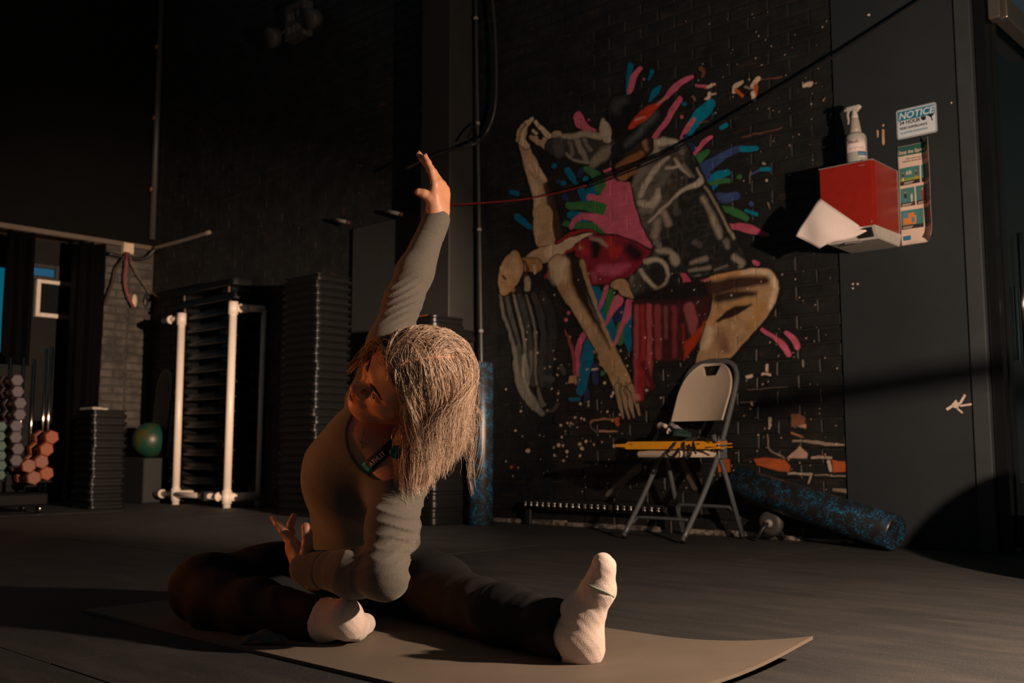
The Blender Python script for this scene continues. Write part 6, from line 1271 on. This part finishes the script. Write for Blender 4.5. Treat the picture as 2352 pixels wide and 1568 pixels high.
# ---- hair
def build_hair():
    rng = np.random.default_rng(11); G = np.array([0, 0, -1.0])
    cen = hp(0, -.014, .026); rad = np.array([.073, .092, .098])
    V, Fq, Cc = [], [], []
    cap = Field(); cap.ell(hp(0, -.016, .025), HM, (.0735, .0915, .0975), .02); cap.ell(hp(0, -.045, -.025), HM, (.070, .062, .075), .03)
    for s in (-1, 1): cap.ell(hp(s * .030, .100, .010), HM, (.036, .056, .060), .006, 's')
    cap.ell(hp(0, .10, -.06), HM, (.09, .10, .08), .006, 's'); cap.ell(hp(-.075, .01, -.055), HM, (.03, .035, .045), .006, 's')
    cv_, cf_ = cap.mesh(.004); V.append(cv_); Fq.append(cf_); Cc.append(np.tile([.11, .072, .05], (len(cv_), 1))); n0 = len(cv_)
    N, SEG = 14000, 14; part = -.010
    d = rng.normal(size=(90000, 3)); d /= np.linalg.norm(d, axis=1)[:, None]
    ok = (d[:, 2] > -.40) & ~(d[:, 1] > .28 + 1.75 * np.maximum(0, d[:, 2] - .02)) & ~((d[:, 1] > .10) & (d[:, 2] < .08))
    d = d[ok][:N]; N = len(d)
    P0_ = cen + (d * (rad + .003)) @ HM; nrm = d @ HM; P0_ = P0_ + nrm * np.maximum(0, .0015 - body.eval(P0_))[:, None] * 1.2
    side_ = np.sign(d[:, 0] * rad[0] - part)[:, None]; topw = np.clip((d[:, 2] - .05) / .6, 0, 1)[:, None]; fw = np.clip((d[:, 1] - .05) / .5, 0, 1)[:, None]
    clump = (np.floor((d[:, 0] + 1) * 9) * 31 + np.floor((d[:, 1] + 1) * 9) * 7 + np.floor((d[:, 2] + 1) * 8) * 3).astype(int) % 1500
    cr = rng.normal(size=(1500, 3)); jit = np.clip(cr[clump], -1.2, 1.2)
    want = side_ * HR * (1.0 * topw) - HF * (.75 - .45 * fw) + G * .35 + jit * .16 + rng.normal(size=(N, 3)) * .08
    want = want + np.where((side_ < 0) & (fw > .5), HF * .30 - HU * .15, 0)
    want = want - nrm * (want * nrm).sum(1)[:, None]; want /= np.linalg.norm(want, axis=1)[:, None]
    dirv = want + nrm * (.10 + .22 * topw * (1 - np.abs(d[:, :1]))); dirv /= np.linalg.norm(dirv, axis=1)[:, None]
    L = .248 + .058 * rng.random(N) - .03 * fw[:, 0]; L = np.where(rng.random(N) < .18, L * .75, L)[:, None]
    layer = .003 + .018 * rng.random((N, 1)) ** 1.2; step = L / SEG; p = P0_.copy(); pts = [p.copy()]; ph = jit[:, :1] * 2.2; ph2 = rng.normal(size=(N, 1)) * .35; am = .6 + .5 * np.abs(jit[:, 1:2])
    rth = rng.random((N, 1))
    for k in range(SEG):
        s = k / SEG; gw = .13 + .36 * s ** .6; dirv = dirv * (1 - gw) + G * gw
        wav = np.sin(k * .62 + ph + ph2) * am
        dirv = dirv + jit * .016 + rng.normal(size=(N, 3)) * .022 + (RIGHT * .24 + TOC * .12) * wav * (.20 + s)
        q = (p - cen) @ HM.T; n_ = q / (rad + .004) ** 2; n_ = n_ @ HM; n_ /= np.linalg.norm(n_, axis=1)[:, None]
        dist = (np.sqrt(((q / (rad + .004)) ** 2).sum(1)) - 1)[:, None] * .085; hug = np.clip((.050 - dist) / .03, 0, 1) * (1 - .35 * s); out = (dirv * n_).sum(1)[:, None]
        dirv = dirv - n_ * np.maximum(out - .06, 0) * hug
        dirv = dirv / np.linalg.norm(dirv, axis=1)[:, None]; p = p + dirv * step
        for (cc, rr, ax) in ((cen, rad + .004, HM), (hp(0, .058, .045), np.array([.056, .036, .049]), HM), (neck0 + (hp(0, -.022, -.055) - neck0) * .4 - TOC * .01, np.array([.046, .046, .070]), np.stack([RIGHT, TOC, UP]))):
            q = (p - cc) @ ax.T; R_ = rr + layer * min(1, (k + 1) / 4); n_ = np.sqrt(((q / R_) ** 2).sum(1))[:, None]; ins = n_ < 1
            q = np.where(ins, q / np.maximum(n_, .3), q); p = np.where(ins, cc + q @ ax, p)
        q = (p - HC) @ HM.T; face = (q[:, 1] > .052) & (q[:, 2] < .066) & (q[:, 1] < .16)
        nearS = face & (q[:, 0] < .045); p = np.where(nearS[:, None], p - HF * (.55 * (q[:, 1] - .052))[:, None] - HR * .008, p)
        farS = face & (q[:, 0] >= .045); p = np.where(farS[:, None], p + HR * np.maximum(0, .074 - q[:, 0])[:, None] * .6, p)
        sd = top_f_near(p); p = p + np.where(sd < .005, (.005 - sd), 0)[:, None] * (TOC * .6 + RIGHT * .8)
        xr = ((p - cen) @ RIGHT)[:, None]; p = p - RIGHT * np.maximum(0, xr - .098 - .022 * rth) * .45 + RIGHT * np.where(p[:, 2:] < HC[2] - .05, np.maximum(0, -.036 - .022 * rth - xr) * .45, 0)
        pts.append(p.copy())
    pts = np.stack(pts, 1)
    ctr = np.zeros((1500, SEG + 1, 3)); cn = np.zeros(1500); np.add.at(ctr, clump, pts); np.add.at(cn, clump, 1)
    ctr /= np.maximum(cn, 1)[:, None, None]; w = (np.linspace(0, 1, SEG + 1) ** 1.1 * .50)[None, :, None]; pts = pts * (1 - w) + ctr[clump] * w
    tan = np.gradient(pts, axis=1); tan /= np.linalg.norm(tan, axis=2)[..., None] + 1e-9
    a = np.cross(tan, rng.normal(size=(N, 1, 3))); a /= np.linalg.norm(a, axis=2)[..., None] + 1e-9; b = np.cross(tan, a)
    R0 = (.00032 + .00030 * rng.random((N, 1, 1))) * np.linspace(1.0, .45, SEG + 1)[None, :, None]
    ring = np.stack([pts + (a * math.cos(t) + b * math.sin(t)) * R0 for t in (0, 2.094, 4.189)], 2)
    idx = np.arange(N * (SEG + 1) * 3).reshape(N, SEG + 1, 3) + n0
    f = np.concatenate([np.stack([idx[:, :-1, k], idx[:, 1:, k], idx[:, 1:, (k + 1) % 3], idx[:, :-1, (k + 1) % 3]], -1).reshape(-1, 4) for k in range(3)])
    tone = rng.random(N) + .22 * cr[clump, 0]
    base = np.where((tone > .62)[:, None], np.array([[.66, .50, .37]]), np.where((tone > .30)[:, None], np.array([[.46, .305, .20]]), np.array([[.16, .098, .062]])))
    V.append(ring.reshape(-1, 3)); Fq.append(f); Cc.append(np.repeat(base, (SEG + 1) * 3, axis=0))
    m, nt, bs = new_mat('grey brown hair'); at_ = nt.nodes.new('ShaderNodeVertexColor'); at_.layer_name = 'Col'; nt.links.new(at_.outputs[0], bs.inputs['Base Color']); bs.inputs['Roughness'].default_value = .36; bs.inputs['Specular IOR Level'].default_value = .6
    link('hair', np_mesh(np.concatenate(V) - PO, np.concatenate(Fq), cols=np.concatenate(Cc)), m, person)
def top_f_near(p):
    A = np.full(len(p), 1.0)
    for q in top_f.p:
        if q[6] == 'u': A = np.minimum(A, Field.prim(q, p))
    return A
build_hair()

# ---- strap with lettering, necklace, earring
def ribbon(pa, pb, half, n=14, m=4, off=.0022, fld=body, d0=1.9, d1=2.4):
    a, b = np.array(pa, float), np.array(pb, float); t = (b - a) / np.linalg.norm(b - a); nn = np.array([-t[1], t[0]]); v, f = [], []
    for i in range(n + 1):
        for j in range(m + 1):
            q = a + (b - a) * i / n + nn * half * (2 * j / m - 1); v.append(fld.hit(q[0], q[1], d0, d1) + TOC * off - PO)
            if i and j: k = (i - 1) * (m + 1) + j - 1; f.append((k, k + m + 1, k + m + 2, k + 1))
    return v, f, (a, t, nn)
v, f, fr = ribbon((846, 1070), (925, 1003), 13)
o = link('bra_strap', pyd(v, f, smooth=True), mat('black elastic', (.012, .012, .013), .7), person); o.modifiers.new('t', 'SOLIDIFY').thickness = .0016
v, f, _ = ribbon((828, 1083), (848, 1069), 13, 6, off=.0023); o2 = link('strap_end', pyd(v, f, smooth=True), mat('teal elastic', (.05, .52, .42), .7), person); o2.modifiers.new('t', 'SOLIDIFY').thickness = .0016
v, f, _ = ribbon((893, 1020), (918, 1008), 11, 6, off=.0023); o2 = link('strap_end', pyd(v, f, smooth=True), mat('teal elastic', (.02, .26, .20)), person)
me = text_mesh('ATHLET', 15.5, 0, .25)
a_, t_, n_ = fr
for q in me.vertices:
    z = a_ + t_ * (q.co.x * .80 + 5) - n_ * (q.co.y - 5.5) * -1 * -1; q.co = (body.hit(z[0], z[1], 1.9, 2.4) + TOC * .0062 - PO).tolist()
me.update(); link('lettering', me, mat('grey strap print', (.85, .8, .76), .7), o)
M_sil = mat('silver chain', (.45, .40, .36), .2, metal=1)
ch_ = [body.hit(x, y, 1.95, 2.4) + TOC * .0015 - PO for x, y in ((858, 958), (846, 972), (836, 990), (831, 1008), (829, 1018))]
nk = link('necklace', mesh_of(tube_bm(spline(ch_, 5), .0008, 5), smooth=True), M_sil, person)
pc = body.hit(830, 1016, 1.95, 2.4) + TOC * .002 - PO; bm = bmesh.new()
for k in range(9):
    a = k * math.pi * 2 / 9; L = .0095 + .004 * (k % 2); tube_bm([pc, pc + (RIGHT * math.cos(a) + UP * math.sin(a)) * L], [.0007, .0003], 5, bm)
tube_bm([pc - UP * .008, pc - UP * .018], [.0022, .0008], 6, bm); link('pendant', mesh_of(bm), M_sil, nk)
lb = at(912, 978, 2.03); bm = bmesh.new(); c0 = lb - np.array([0, 0, .022])
er = link('earring', mesh_of(tube_bm([c0 - PO + (RIGHT * math.cos(a) * .010 + np.array([0, 0, 1]) * math.sin(a) * .022) for a in np.linspace(0, 2 * math.pi, 20, endpoint=False)], .0009, 6, closed=True), smooth=True), M_sil, person)
dk = link('disc', mesh_of(lathe_bm([(.013, -.001), (.014, 0), (.013, .001)], 20, axis='y')), mat('teal and black enamel', (.01, .05, .05), .25, c2=(.02, .22, .18), ns=120, lo=.5, hi=.56), er, c0 - PO + np.array([0, 0, -.030])); dk.rotation_euler.z = math.atan2(RIGHT[1], RIGHT[0])
